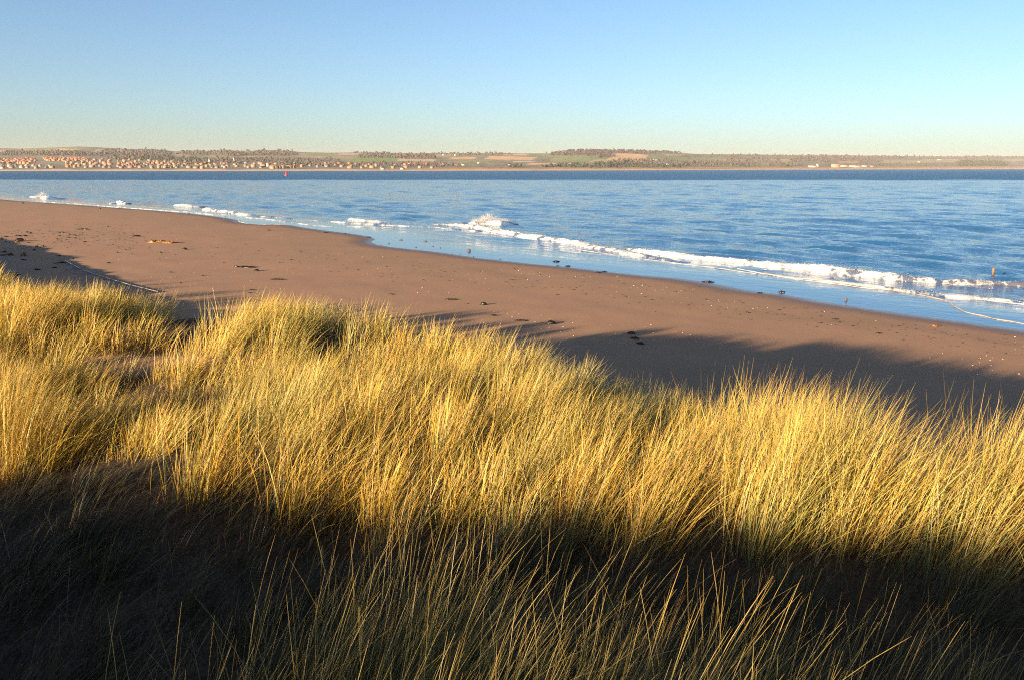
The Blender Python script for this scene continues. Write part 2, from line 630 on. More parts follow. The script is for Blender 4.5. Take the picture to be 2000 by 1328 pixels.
# ------------------------------------------------------------------ breaking waves
def octa(P, r, rng):
    """little irregular eight-sided blobs at the points P"""
    n = len(P)
    base = np.array([(1, 0, 0), (-1, 0, 0), (0, 1, 0), (0, -1, 0), (0, 0, 1), (0, 0, -1)], float)
    V = P[:, None, :] + base[None] * (r[:, None, None] * rng.uniform(0.6, 1.3, (n, 6, 1)))
    T = np.array([(0, 2, 4), (2, 1, 4), (1, 3, 4), (3, 0, 4), (2, 0, 5), (1, 2, 5), (3, 1, 5), (0, 3, 5)])
    return V.reshape(-1, 3), (T[None] + (np.arange(n) * 6)[:, None, None]).reshape(-1, 3)


def breaker(name, label, pts, hpts, wf, wb, fpts, seed, silt=0.35, spray=0, spray_h=0.4, lump=0.35, group=None):
    Q, k = px_line(pts, 0.12)
    n = len(Q)
    u = np.linspace(0, 1, n)
    h = 0.46 * np.interp(u, *zip(*hpts)) * (0.75 + 0.5 * fbm(k * 0.5, k * 0, seed, 3))
    fo = np.interp(u, *zip(*fpts))
    tan = np.gradient(Q, axis=0)
    tan /= np.hypot(tan[:, 0], tan[:, 1])[:, None] + 1e-9
    nrm = np.stack([tan[:, 1], -tan[:, 0]], 1)                # shoreward for lines drawn far to near
    nrm *= np.where((nrm @ np.array([0.76, 0.65])) > 0, -1, 1)[:, None]
    c = np.concatenate([np.linspace(1.0, 0.0, 14), -np.linspace(0.06, 1, 16)])   # + front, - back
    wob = 0.5 * (fbm(k * 0.6, k * 0 + 3, seed + 5, 3) - 0.5)
    CC, H = np.meshgrid(c, h, indexing='xy')
    wv_ = 0.55 + 0.7 * fbm(k * 0.35, k * 0 + 11, seed + 12, 2)[:, None]
    off = np.where(CC > 0, CC * wf, CC * wb) * wv_ * 0.68 + wob[:, None]
    prof = np.where(CC > 0, (1 - CC ** 2.2), np.exp(-(CC * 2.1) ** 2) - math.exp(-2.1 ** 2))
    KK = np.broadcast_to(k[:, None], CC.shape)
    nz = fbm(KK * 2.2, off * 3.0, seed + 1, 4) - 0.5
    nz2 = fbm(KK * 7, off * 8, seed + 2, 2) - 0.5
    FO = (fo * (0.42 + 0.82 * fbm(k * 0.9, k * 0 + 7, seed + 8, 3)))[:, None] * np.where(CC > -0.12, 1.0, np.clip(0.92 + CC * 1.7, 0.0, 1))
    zz = H * prof * (1 + lump * 1.6 * nz * FO) + (0.16 * nz + 0.10 * nz2) * np.clip(H * 2, 0, 1) * prof * FO
    endf = np.minimum(sstep(0, 0.03, u), sstep(0, 0.03, 1 - u))[:, None]
    zz = zz * endf - 0.10 * (1 - np.clip(prof * endf, 0, 1)) ** 2 + 0.004
    lean = (0.25 * H * np.clip(prof, 0, 1) ** 2) * (CC > -0.4)
    px = Q[:, 0:1] + nrm[:, 0:1] * (off + lean + 0.25 * nz)
    py = Q[:, 1:2] + nrm[:, 1:2] * (off + lean + 0.25 * nz)
    V = np.stack([px, py, zz], -1)
    o0 = V[n // 2, 14].copy()
    o0[2] = 0
    root = bpy.data.objects.new(name, None)
    COL.objects.link(root)
    root.location = o0
    tag(root, label, 'wave', group)
    me = mesh_np('crest', V - o0, grid_quads(n, len(c)), mats=[M_SEA],
                 attrs={'foam': np.clip(FO * endf * 0.95, 0, 1).ravel(), 'silt': np.full(V.shape[0] * V.shape[1], silt),
                        'far': np.zeros(V.shape[0] * V.shape[1]), 'calm': np.full(V.shape[0] * V.shape[1], 0.6)})
    link('crest', me, root)
    if spray:
        rng = np.random.default_rng(seed)
        wgt = h * fo * endf[:, 0]
        ii = rng.choice(n, spray, p=wgt / wgt.sum())
        cc = rng.normal(0.15, 0.35, spray) * wf
        ht = h[ii] * rng.uniform(0.1, 1.0, spray) + 0.45 * spray_h * rng.exponential(0.33, spray) * (h[ii] / h.max())
        P = np.stack([Q[ii, 0] + nrm[ii, 0] * cc, Q[ii, 1] + nrm[ii, 1] * cc, ht], 1)
        P[:, 2] = np.maximum(P[:, 2], 0.02)
        V2, T2 = octa(P, rng.uniform(0.006, 0.02, spray), rng)
        sp = link('spray', mesh_np('spray', V2 - o0, None, T2, mats=[M_SPRAY]), root)
        sp['kind'] = 'stuff'
    return root


one = [(0, 1), (1, 1)]
breaker('breaking_wave', 'long white surf line ending beside the wooden post on the right',
        [(1222, 486), (1260, 492), (1320, 499), (1400, 508), (1500, 517), (1600, 528), (1680, 538), (1740, 545), (1800, 549), (1850, 552)],
        [(0, 0.12), (0.1, 0.36), (0.4, 0.36), (0.6, 0.42), (0.72, 0.7), (0.85, 0.6), (1, 0.45)], 0.7, 1.5, [(0, 0.8), (0.1, 1), (0.8, 1), (0.9, 0.8), (1, 0.5)], 101, 0.5, 2600, 0.35)
breaker('breaking_wave', 'brown curling wave with thin foam lace just in front of the wooden post',
        [(1835, 551), (1880, 554), (1930, 556), (2000, 560), (2080, 566), (2200, 576)],
        [(0, 0.2), (0.12, 0.5), (1, 0.55)], 0.7, 1.5, [(0, 0.9), (0.15, 0.62), (0.35, 0.5), (0.6, 0.62), (1, 0.5)], 113, 0.55, 300, 0.15, 0.15)
breaker('breaking_wave', 'broad foaming bore crossing the middle of the picture below the tall splash',
        [(830, 439), (880, 441), (940, 446), (985, 455), (1040, 464), (1100, 473), (1160, 483), (1200, 490), (1240, 498), (1300, 508), (1360, 517)],
        [(0, 0.15), (0.1, 0.5), (0.3, 0.55), (0.6, 0.6), (0.85, 0.3), (1, 0.08)], 1.3, 3.0, [(0, 0.8), (0.1, 1), (0.8, 0.95), (1, 0.6)], 127, 0.35, 2600, 0.3)
breaker('breaking_wave', 'low inner surf ripple on the right between the main surf and the wet sand',
        [(1480, 532), (1540, 541), (1600, 547), (1680, 557), (1760, 568), (1850, 578), (1930, 585), (2000, 591), (2120, 604)],
        [(0, 0.05), (0.3, 0.16), (0.6, 0.22), (1, 0.2)], 0.7, 1.6, [(0, 0.7), (0.3, 0.9), (1, 0.85)], 139, 0.3, 900, 0.08)
breaker('breaking_wave', 'low foaming wave left of the middle bore with a short second crest',
        [(600, 430), (660, 434), (720, 438), (780, 442), (850, 446), (900, 450), (945, 452.5)],
        [(0, 0.06), (0.5, 0.2), (1, 0.16)], 1.1, 2.2, [(0, 0.7), (0.2, 0.95), (1, 0.8)], 149, 0.3, 300, 0.1)
breaker('breaking_wave', 'short white crest standing behind the low foaming wave left of centre',
        [(683, 430), (720, 433), (780, 438)], [(0, 0.5), (0.4, 0.4), (1, 0.1)], 1.1, 2.4, [(0, 1), (0.6, 0.9), (1, 0.6)], 151, 0.35, 400, 0.25)
breaker('breaking_wave', 'white breaker running slantwise onto the left half of the beach',
        [(402, 410), (440, 415), (480, 420), (530, 425), (580, 428)], [(0, 0.55), (0.35, 0.5), (1, 0.12)], 1.6, 4.0, [(0, 1), (0.6, 0.9), (1, 0.6)], 163, 0.35, 700, 0.3)
breaker('breaking_wave', 'small whitecap between the far splash and the left breaker',
        [(343, 402), (358, 402.5), (380, 404), (396, 405)], [(0, 0.3), (0.3, 0.7), (1, 0.1)], 1.5, 3.5, [(0, 1), (0.6, 0.9), (1, 0.6)], 173, 0.35, 250, 0.3)
breaker('breaking_wave', 'tiny whitecap near the left edge of the surf beside the far beach',
        [(214, 398.5), (235, 397.5), (250, 398.5)], [(0, 0.1), (0.6, 0.9), (1, 0.3)], 2.0, 4.0, one, 179, 0.35, 250, 0.3)


def splash(label, px0, px1, py, hpx, seed, nd):
    x0, y0 = at_z(px0, py)
    x1, y1 = at_z(px1, py)
    cx, cy = float((x0 + x1) / 2), float((y0 + y1) / 2)
    W = float(x1 - x0)
    Hh = hpx * cy / F
    root = breaker('splashing_wave', label, [(px0 - 25, py - 2.5), (px0, py - 1), ((px0 + px1) / 2, py), (px1, py + 1), (px1 + 22, py + 2)],
                   [(0, 0.06), (0.3, Hh * 0.35), (0.55, Hh * 0.55), (0.72, Hh * 0.75), (0.9, Hh * 0.3), (1, 0.04)], 1.1, 2.4,
                   [(0, 0.1), (0.28, 0.9), (0.5, 1), (0.66, 1), (0.76, 0.35), (1, 0.05)], seed, 0.3)
    rng = np.random.default_rng(seed)
    o0 = np.array(root.location)
    # plume: jets thrown up and back
    nj = 60
    ju = np.clip(rng.normal(0.46, 0.3, nj), -0.02, 0.98)
    jh = Hh * (0.45 + 0.75 * np.exp(-((ju - 0.52) / 0.27) ** 2)) * rng.uniform(0.7, 1.1, nj)
    j = rng.integers(0, nj, nd)
    k = rng.beta(1.2, 1.5, nd)
    sp = 0.06 + 0.24 * k
    P = np.stack([cx - W / 2 + W * ju[j] + rng.normal(0, 1, nd) * sp * 0.9 - 0.35 * k * jh[j],
                  cy + rng.normal(0, 1, nd) * (0.2 + sp) - 0.1, np.maximum(0.02, k * jh[j] + rng.normal(0, 0.04, nd))], 1)
    V2, T2 = octa(P, rng.uniform(0.008, 0.034, nd) * (1.15 - 0.7 * k), rng)
    s = link('spray', mesh_np('spray', V2 - o0, None, T2, mats=[M_SPRAY]), root)
    s['kind'] = 'stuff'


splash('tall burst of white spray thrown up by a wave in the middle of the sea', 930, 990, 437, 20, 201, 9000)
splash('rounded white splash breaking far out at the left edge of the sea', 74, 100, 387, 11, 211, 8000)


# thin foam lines left by the swash, lying on the shallow water
def foam_line(label, pts, wid, seed, gap=0.0, mat=None):
    Q, k = px_line(pts, 0.1)
    n = len(Q)
    tan = np.gradient(Q, axis=0)
    tan /= np.hypot(tan[:, 0], tan[:, 1])[:, None] + 1e-9
    nrm = np.stack([tan[:, 1], -tan[:, 0]], 1)
    Q = Q + nrm * (0.25 * (fbm(k * 0.8, k * 0, seed + 3, 3) - 0.5))[:, None]
    ww = wid * np.clip(fbm(k * 1.5, k * 0, seed, 4) * 1.9 - 0.35 - gap * vn(k * 0.25, k * 0, seed + 9), 0.02, 2)
    prof = np.array([(-1, 0.0), (-0.6, 0.02), (0.2, 0.028), (1, 0.0)])
    V = np.zeros((n, 4, 3))
    for i, (c, z) in enumerate(prof):
        V[:, i, :2] = Q + nrm * (ww * c)[:, None]
        V[:, i, 2] = z * (0.5 + vn(k * 3, k * 0 + i, seed + 4)) + 0.008
    o = link('foam_line', mesh_np('foam_line', V, grid_quads(n, 4), mats=[mat or M_FOAM]))
    tag(o, label, kind='stuff')


foam_line('thin pale foam edge curving over the wet sand at the right', [(1480, 534), (1560, 545), (1660, 557), (1720, 565), (1770, 572), (1800, 578), (1850, 589), (1868, 600), (1890, 612), (1940, 623), (2000, 634), (2080, 648)], 0.034, 301, 0.3, M_SCUM)
foam_line('white foam line under the inner surf at the right', [(1440, 526), (1520, 541), (1600, 552), (1700, 565), (1780, 570), (1860, 579), (1940, 589), (2040, 600)], 0.08, 305)
foam_line('long white foam line along the far left shallows', [(0, 388), (60, 390.5), (130, 394.5), (200, 400), (280, 404.5), (340, 410), (400, 414.5), (450, 418)], 0.8, 309)
foam_line('foam line along the water edge at the far left', [(60, 394), (140, 398.5), (220, 405), (300, 410.5), (380, 416), (440, 424)], 0.35, 311, 0.8)
foam_line('foam fringe round the small spit of water at the left', [(466, 430), (470, 435), (480, 438), (520, 440), (556, 439)], 0.16, 315)
foam_line('broken foam streak on the shallows left of the spit', [(480, 426), (520, 429), (560, 434)], 0.35, 319, 0.6)
foam_line('faint foam streaks on the shallows left of centre', [(570, 436), (620, 442), (650, 444)], 0.3, 321, 0.7)
foam_line('broken foam streaks below the low wave left of centre', [(680, 443), (720, 444.5), (770, 446)], 0.25, 325, 0.7)
foam_line('short foam streak below the middle bore', [(860, 452), (890, 454)], 0.25, 329)
foam_line('pale foam edge in front of the middle bore', [(860, 448), (920, 453), (960, 457), (1020, 470), (1080, 480), (1150, 492), (1230, 503), (1310, 514), (1400, 525), (1480, 536)], 0.16, 331)

# ------------------------------------------------------------------ seaweed, stones, shells
ORD = ['leftmost', 'second from the left', 'third from the left', 'fourth from the left', 'fifth from the left', 'sixth from the left', 'seventh from the left',
       'eighth from the left', 'ninth from the left', 'tenth from the left', 'rightmost']


def ordinal(i, n):
    return 'rightmost' if i == n - 1 else ORD[i]


def weed_mesh(seed, w, h, strand=0.0):
    """a heap of wrack: a lumpy mound and curled fronds that lie out over the sand"""
    rng = np.random.default_rng(seed)
    V, Q = [], []
    off = 0
    na, nl = 18, 6
    nb = max(1, int(1 + 3 * strand))
    for b in range(nb):
        cx = 0 if nb == 1 else (b / (nb - 1) - 0.5) * w * 0.7
        sw = w * (0.42 if nb == 1 else 0.24) * rng.uniform(0.8, 1.15)
        sh = h * (rng.uniform(0.75, 1.1) if nb == 1 else rng.uniform(0.3, 1.1))
        cx += 0 if nb == 1 else rng.normal(0, w * 0.06)
        a = np.linspace(0, 2 * math.pi, na, endpoint=False)
        for l in range(nl):
            e = l / (nl - 1) * math.pi / 2
            rr = math.cos(e) ** 0.8 * (0.45 + 1.0 * rng.random(na)) + 0.02
            zz = math.sin(e) * sh * (0.4 + 0.7 * rng.random(na))
            V.append(np.stack([cx + np.cos(a) * rr * sw, np.sin(a) * rr * sw * (0.8 if nb == 1 else 0.6), zz - 0.015], 1))
        for l in range(nl - 1):
            for i in range(na):
                j = (i + 1) % na
                Q.append((off + l * na + i, off + l * na + j, off + (l + 1) * na + j, off + (l + 1) * na + i))
        off += na * nl
    for fr in range(22):
        th = rng.uniform(0, 6.28)
        n = 7
        L = w * rng.uniform(0.25, 0.55)
        p = np.array([rng.normal(0, w * 0.2), rng.normal(0, w * 0.08), h * rng.uniform(0.2, 1.15)])
        wd = rng.uniform(0.006, 0.018) * (1 + w)
        for i in range(n):
            th += rng.normal(0, 0.35)
            d = np.array([math.cos(th), math.sin(th) * 0.7])
            nn = np.array([-d[1], d[0]])
            p = p + np.array([d[0] * L / n, d[1] * L / n, (0.01 + 0.3 * h * rng.random() - p[2]) * 0.4])
            ww = wd * (1 - 0.6 * i / n)
            V.append(np.array([[p[0] + nn[0] * ww, p[1] + nn[1] * ww, p[2]], [p[0], p[1], p[2] + ww * 0.7], [p[0] - nn[0] * ww, p[1] - nn[1] * ww, p[2]]]))
            if i:
                b0 = off + i * 3
                Q += [(b0 - 3, b0 - 2, b0 + 1, b0), (b0 - 2, b0 - 1, b0 + 2, b0 + 1)]
        off += n * 3
    return np.concatenate(V), Q


def weed(px, py, wpx, hpx, label, group=None, mat=None, strand=0.0, name='seaweed_clump', cat='seaweed'):
    x, y, z = on_beach(px, py)
    if z < 0.0:
        z = 0.0
    m = y / math.cos(0) / F
    w, h = wpx * m, hpx * m
    V, Q = weed_mesh(int(px * 13 + py * 7), w, h, strand)
    o = link(name, mesh_np(name, V, Q, mats=[mat or M_WEED], smooth=False), None, (x, y, z))
    tag(o, label, cat, group)
    return o


weed(160, 449, 22, 4, 'dark seaweed clump lying farthest up the left of the beach, below the surf', strand=0.5)
weed(267, 462.5, 18, 4, 'dark flat seaweed clump up-beach of the orange kelp heap')
weed(316, 475, 48, 6, 'long orange-brown kelp heap on the left of the beach', mat=M_KELP, strand=1.0)
weed(361, 488, 12, 4, 'small dark seaweed clump just below and right of the orange kelp')
weed(313, 495, 7, 4, 'tiny dark seaweed lump straight below the orange kelp')
weed(40, 462, 22, 3, 'flat dark seaweed strip above the tan-edged clump near the left edge', strand=0.7)
weed(38, 472, 21, 7, 'high dark seaweed clump with a tan edge near the left edge')
weed(32, 474, 9, 3, 'tan kelp scrap in front of the high dark clump at the left edge', mat=M_KELP)
for i_, (px, py, wd) in enumerate(sorted([(53, 454.5, 5), (60, 456.5, 8), (12, 463.5, 9), (3, 467, 6), (55, 475, 9)])):
    weed(px, py, wd, 2.5, ordinal(i_, 5) + ' of the seaweed scraps round the high clump near the edge', 'seaweed scraps near the left edge')
for i_, (px, py, wd) in enumerate(sorted([(116, 455.5, 7), (135, 459, 7), (147, 461, 7), (134, 465, 8), (147, 466.5, 6), (116, 462, 6), (166, 473.5, 7), (111, 467, 4), (130, 469, 4)])):
    weed(px, py, wd, 2.3, ordinal(i_, 9) + ' of the small seaweed scraps scattered left of the orange kelp', 'seaweed scatter left of the orange kelp')
for i_, (px, py, wd) in enumerate(sorted([(72, 483, 8), (84, 482, 7), (67, 490, 6), (116, 501, 9), (142, 506.5, 7)])):
    weed(px, py, wd, 3, ordinal(i_, 5) + ' of the seaweed scraps along the edge of the left dune shadow', 'seaweed along the left dune shadow')
for i_, (px, py, wd) in enumerate(sorted([(253, 486.5, 4), (229, 494.5, 5), (333, 533, 5), (353, 554, 5), (397, 539.5, 7)])):
    weed(px, py, wd, 2.5, ordinal(i_, 5) + ' of the tiny seaweed scraps on open sand between kelp and grass', 'tiny scraps on the open sand')
weed(8, 493.5, 12, 4, 'black seaweed lump in shade at the left edge, above the kelp-brown lump')
weed(13, 500, 20, 6, 'wide black seaweed heap in the left dune shadow', strand=0.6)
weed(47, 501, 14, 8, 'rounded rusty brown lump in the left dune shadow', mat=M_KELP)
weed(46, 509, 12, 3, 'black seaweed strip beneath the rusty brown lump')
weed(119, 516, 29, 6, 'large black seaweed heap beside the upper end of the concrete slabs', strand=0.7)
weed(212, 515, 10, 3, 'small dark seaweed clump at the tip of a shadow right of the concrete slabs')
weed(107, 524, 10, 3, 'dark seaweed scrap just below the large heap by the slabs')
weed(73, 528, 14, 4, 'dark seaweed scrap between the slabs and the left edge')
weed(18, 540, 36, 7, 'black wrack heap just behind the grass at the left edge', strand=1.0)
weed(147, 532, 9, 3, 'dark seaweed scrap lying against the concrete slabs')
weed(480, 523, 38, 4, 'long thin dark seaweed strand on the open sand left of centre', strand=1.0)
weed(502, 530, 12, 5, 'dark round seaweed clump right below the long strand')
weed(542, 547, 26, 3, 'thin trailing seaweed stalk right of the long strand', strand=0.6)
weed(492, 567, 8, 2, 'tiny dark seaweed scrap just above the grass, left of centre')
weed(489, 573, 7, 2, 'tiny flat seaweed scrap touching the grass tips, left of centre')
weed(765, 576, 10, 2.5, 'small flat seaweed scrap just above the grass in the middle')
weed(882, 586, 22, 3, 'flat dark seaweed strand left of the curled clump in the middle', strand=0.5)
weed(910, 594, 10, 2, 'faint tan seaweed scrap beside the curled clump in the middle', mat=M_KELP)
weed(944, 596, 15, 6.5, 'curled dark seaweed clump with a long shadow in the middle of the beach')
weed(965, 617, 13, 3.5, 'small black seaweed clump at the edge of the dune shadow, middle')
weed(1017, 627, 20, 3.5, 'flat brownish seaweed clump inside the dune shadow, left of the tall one', strand=0.4)
weed(1076, 633, 20, 8, 'tall black seaweed clump in the dune shadow')
weed(1232, 652, 21, 6, 'topmost of the three dark seaweed clumps in the dune shadow')
weed(1240, 661.5, 21, 5, 'middle of the three dark seaweed clumps in the dune shadow')
weed(1251, 671.5, 16, 5, 'lowest of the three dark seaweed clumps in the dune shadow')
weed(1086, 515, 14, 2.6, 'dark seaweed in the thin water at the sand edge, middle of the shore')
weed(1109, 521.5, 9, 2.6, 'small dark seaweed scrap on the wet edge, middle of the shore')
weed(1089, 520.5, 6, 2, 'tiny flat seaweed scrap left of the small dark scrap on the wet edge')
weed(1169, 533.5, 12, 3, 'flat seaweed scrap at the wet edge, left one of a pair')
weed(1180, 532, 10, 2.8, 'darker seaweed scrap at the wet edge, right one of a pair')
weed(1382, 552, 23, 3.4, 'broad dark seaweed clump on the wet sand edge right of centre')
weed(1484, 573.5, 10, 3, 'small dark seaweed clump on the wet edge, left of the brown one')
weed(1527, 573, 14, 4, 'brown-black seaweed clump on the wet edge left of the round stone')
weed(1825, 637.5, 15, 5, 'small orange kelp piece on damp sand at the right', mat=M_KELP)
for i_, (px, py, wd) in enumerate(sorted([(636, 455.5, 8), (674, 457.5, 5), (720, 464.5, 9), (369, 419, 5), (525, 451, 6), (45, 398, 5), (195, 409, 4)])):
    weed(px, py, wd, 2.2, ordinal(i_, 7) + ' of the tiny seaweed scraps along the far water edge', 'scraps along the far water edge')


def stone(px, py, wpx, hpx, label, group=None):
    x, y, z = on_beach(px, py)
    z = max(z, -0.02)
    m = y / F
    rng = np.random.default_rng(int(px * 3 + py))
    na, nl = 12, 8
    V = []
    for l in range(nl):
        e = -math.pi / 2 + math.pi * l / (nl - 1)
        a = np.linspace(0, 2 * math.pi, na, endpoint=False) + 0.2 * l
        rr = max(0.02, math.cos(e)) * rng.uniform(0.85, 1.15, na)
        V.append(np.stack([np.cos(a) * rr * wpx * m / 2, np.sin(a) * rr * wpx * m / 2.6, (math.sin(e) + 0.75) * hpx * m / 1.75 * rng.uniform(0.94, 1.06, na)], 1))
    Q = [(l * na + i, l * na + (i + 1) % na, (l + 1) * na + (i + 1) % na, (l + 1) * na + i) for l in range(nl - 1) for i in range(na)]
    o = link('stone', mesh_np('stone', np.concatenate(V), Q, mats=[M_STONE]), None, (x, y, z))
    tag(o, label, 'stone', group)


stone(1652, 590, 5.5, 6, 'round reddish stone standing in the thin water at the right')
stone(916, 494.5, 7, 5, 'largest dark stone in the shallows, middle of the shore')
for i_, (px, py, wd) in enumerate(sorted([(924, 502.5, 4), (898, 497.5, 4), (883, 497, 2), (845, 485.5, 6), (812, 485.5, 7), (831, 477, 9), (783, 472.5, 9), (759, 478, 6), (745, 481, 4), (860, 488, 4), (976, 508, 5)])):
    stone(px, py, wd * 0.85, 1.7, ordinal(i_, 11) + ' of the small dark stones in the thin water near the spit', 'stones in the shallows')

# shell fragments: too many to count
n = 2300
spx = RNG.uniform(-100, 2150, n)
spy = 405 + 400 * RNG.beta(1.6, 1.6, n)
gx_, gy_ = at_z(spx, spy, 0.4)
ss = shore_s(gx_, gy_)
u_, t_ = uv_of(gx_, gy_)
keep = (ss > 2.2) & (u_ > u_edge(t_) + 4.5) & (fbm(gx_ * 0.25, gy_ * 0.25, 77, 3) > 0.47)
gx_, gy_, ss = gx_[keep], gy_[keep], ss[keep]
P = np.stack([gx_, gy_, beach_z(gx_, gy_, ss) + 0.006], 1)
r_ = RNG.gamma(2.0, 0.0055, len(P)) + 0.005
V2, T2 = octa(P * 0, r_, RNG)
V2[:, 2] *= 0.45
V2 += np.repeat(P, 6, 0)
tag(link('shell_fragments', mesh_np('shell_fragments', V2, None, T2, mats=[M_SHELL], smooth=False)), 'pale shell fragments scattered over the brown sand', kind='stuff')

n = 900
spx = np.concatenate([RNG.uniform(-60, 260, 500), RNG.uniform(200, 2050, 400)])
spy = np.concatenate([RNG.normal(468, 16, 500), np.interp(spx[500:], [200, 500, 1000, 1500, 2050], [470, 500, 545, 600, 680]) + RNG.normal(0, 16, 400)])
gx_, gy_ = at_z(spx, spy, 0.4)
ss = shore_s(gx_, gy_)
keep = (ss > 1.0) & (spy > 440)
gx_, gy_, ss = gx_[keep], gy_[keep], ss[keep]
P = np.stack([gx_, gy_, beach_z(gx_, gy_, ss) + 0.008], 1)
r_ = (RNG.gamma(2.0, 0.006, len(P)) + 0.006) * (1 + gy_ / 60)
V2, T2 = octa(P * 0, r_, RNG)
V2[:, 2] *= 0.5
V2[:, 0] *= 1.8
V2 += np.repeat(P, 6, 0)
tag(link('wrack_fragments', mesh_np('wrack_fragments', V2, None, T2, mats=[M_WEED], smooth=False)), 'tiny dark crumbs of seaweed strewn along the beach', kind='stuff')

# ------------------------------------------------------------------ concrete slabs behind the grass at the left
e0 = np.array(on_beach(128, 511)[:2])
e1 = np.array(on_beach(310, 573)[:2])
ax = (e1 - e0) / np.linalg.norm(e1 - e0)
LN = np.linalg.norm(e1 - e0)
inl = np.array([-ax[1], ax[0]])
if inl @ np.array([0.76, 0.65]) > 0:
    inl = -inl
ns = 6
root = bpy.data.objects.new('concrete_apron', None)
COL.objects.link(root)
root.location = (e0[0], e0[1], float(beach_z(e0[:1], e0[1:2])[0]))
tag(root, 'frost-edged concrete slab apron on the shaded sand behind the left grass', 'slabs')
for i in range(ns):
    a0, a1 = i * LN / ns + 0.03, (i + 1) * LN / ns - 0.03
    for nm, d0, d1, zb, zt0, zt1, mt in [('slab', 0.06, 0.7, -0.2, 0.06, 0.02, M_CONC), ('kerb_edge', 0.03, 0.057, -0.2, 0.08, 0.085, M_FROST)]:
        vv = []
        for aa in (a0, a1):
            for dd, zt in ((d0, zt0), (d1, zt1)):
                p = e0 + ax * aa + inl * (dd + 0.5 * math.sin(math.pi * aa / LN))
                zz = float(beach_z(p[:1], p[1:2])[0])
                vv += [(p[0], p[1], zz + zb), (p[0], p[1], zz + zt)]
        vv = np.array(vv) - np.array(root.location)
        Q = [(0, 1, 3, 2), (4, 6, 7, 5), (0, 4, 5, 1), (2, 3, 7, 6), (1, 5, 7, 3), (0, 2, 6, 4)]
        link(nm, mesh_np(nm, vv, Q, mats=[mt], smooth=False), root)
for px, py, wd, fl in [(30, 510, 46, 'long white frost streak under the rusty brown lump'), (8, 505, 16, 'short frost streak at the left edge above the long one'), (140, 517, 16, 'frost streak at the upper end of the concrete slabs'),
                       (178, 532, 26, 'frost streak beside the middle of the concrete slabs'), (20, 532, 40, 'lowest frost streak at the left edge just behind the grass')]:
    x, y, z = on_beach(px, py)
    m = y / F
    nA = 26
    a = np.linspace(0, 2 * math.pi, nA, endpoint=False)
    rng = np.random.default_rng(px)
    rr = 0.6 + 0.6 * vn(a * 2, a * 0, px)
    V = np.concatenate([np.stack([np.cos(a) * rr * wd * m / 2, np.sin(a) * rr * 0.35 + np.cos(a) * rr * wd * m * -0.12, 0 * a + 0.006], 1),
                        np.stack([np.cos(a) * rr * wd * m / 2.6, np.sin(a) * rr * 0.25 + np.cos(a) * rr * wd * m * -0.09, 0 * a + 0.022 + 0.01 * rng.random(nA)], 1), [[0, 0, 0.025]]])
    Q = [(i, (i + 1) % nA, nA + (i + 1) % nA, nA + i) for i in range(nA)]
    T = [(nA + i, nA + (i + 1) % nA, 2 * nA) for i in range(nA)]
    tag(link('frost_patch', mesh_np('frost_patch', V, Q, T, mats=[M_FROST]), None, (x, y, z)), fl, 'frost', 'frost streaks in the left shade')


# ------------------------------------------------------------------ post and buoy
def lathe(prof, n=16):
    V, Q = [], []
    a = np.linspace(0, 2 * math.pi, n, endpoint=False)
    for r, z in prof:
        V.append(np.stack([np.cos(a) * r, np.sin(a) * r, 0 * a + z], 1))
    for l in range(len(prof) - 1):
        for i in range(n):
            j = (i + 1) % n
            Q.append((l * n + i, l * n + j, (l + 1) * n + j, (l + 1) * n + i))
    return np.concatenate(V), Q


px_, py_ = at_z(1939, 541)
root = bpy.data.objects.new('wooden_post', None)
COL.objects.link(root)
root.location = (float(px_), float(py_), 0)
tag(root, 'short weathered wooden post sticking out of the surf at the right edge', 'post')
rng = np.random.default_rng(3)


def post_mesh(nm, prof, mat, jag):
    V, Q = lathe(prof, 14)
    V[:, :2] *= rng.uniform(0.9, 1.1, (len(V), 1))
    V[:, 2] += jag * (rng.random(len(V)) - 0.5) * (V[:, 2] > prof[-2][1] - 0.01)
    return link(nm, mesh_np(nm, V, Q, mats=[mat], smooth=False), root)


post_mesh('shaft', [(0.062, -1.2), (0.065, 0.1), (0.07, 0.22)], M_POSTD, 0)
post_mesh('post_head', [(0.071, 0.222), (0.076, 0.24), (0.076, 0.36), (0.073, 0.46), (0.06, 0.49), (0.004, 0.49)], M_POST, 0.03)
w2, wq = lathe([(0.068, 0.0), (0.078, 0.03), (0.078, 0.07), (0.068, 0.1)], 12)
link('iron_band', mesh_np('iron_band', w2, wq, mats=[M_WEED]), root)

bx_, by_ = at_z(559, 344.2)
root = bpy.data.objects.new('channel_buoy', None)
COL.objects.link(root)
root.location = (float(bx_), float(by_), 0)
root.scale = (0.85, 0.85, 0.85)
tag(root, 'red conical channel buoy floating in front of the far town', 'buoy')
V, Q = lathe([(0.8, -0.5), (1.35, -0.3), (1.45, 0.2), (1.4, 0.55), (1.1, 0.75), (0.05, 0.8)], 20)
link('float', mesh_np('float', V, Q, mats=[M_RED]), root)
V, Q = lathe([(1.0, 0.802), (0.86, 1.4), (0.62, 2.5), (0.42, 3.3), (0.02, 3.32)], 8)
link('tower', mesh_np('tower', V, Q, mats=[M_RED], smooth=False), root)
for k in range(4):
    a = k * math.pi / 2 + 0.4
    V, Q = lathe([(0.05, 0.8), (0.05, 3.7)], 6)
    V[:, 0] += math.cos(a) * (1.18 - 0.26 * (V[:, 2] - 0.8))
    V[:, 1] += math.sin(a) * (1.18 - 0.26 * (V[:, 2] - 0.8))
    link('strut', mesh_np('strut', V, Q, mats=[M_RED]), root)
V, Q = lathe([(0.03, 3.3), (0.06, 3.35), (0.06, 4.2), (0.02, 4.21)], 8)
link('pole', mesh_np('pole', V, Q, mats=[M_RED]), root)
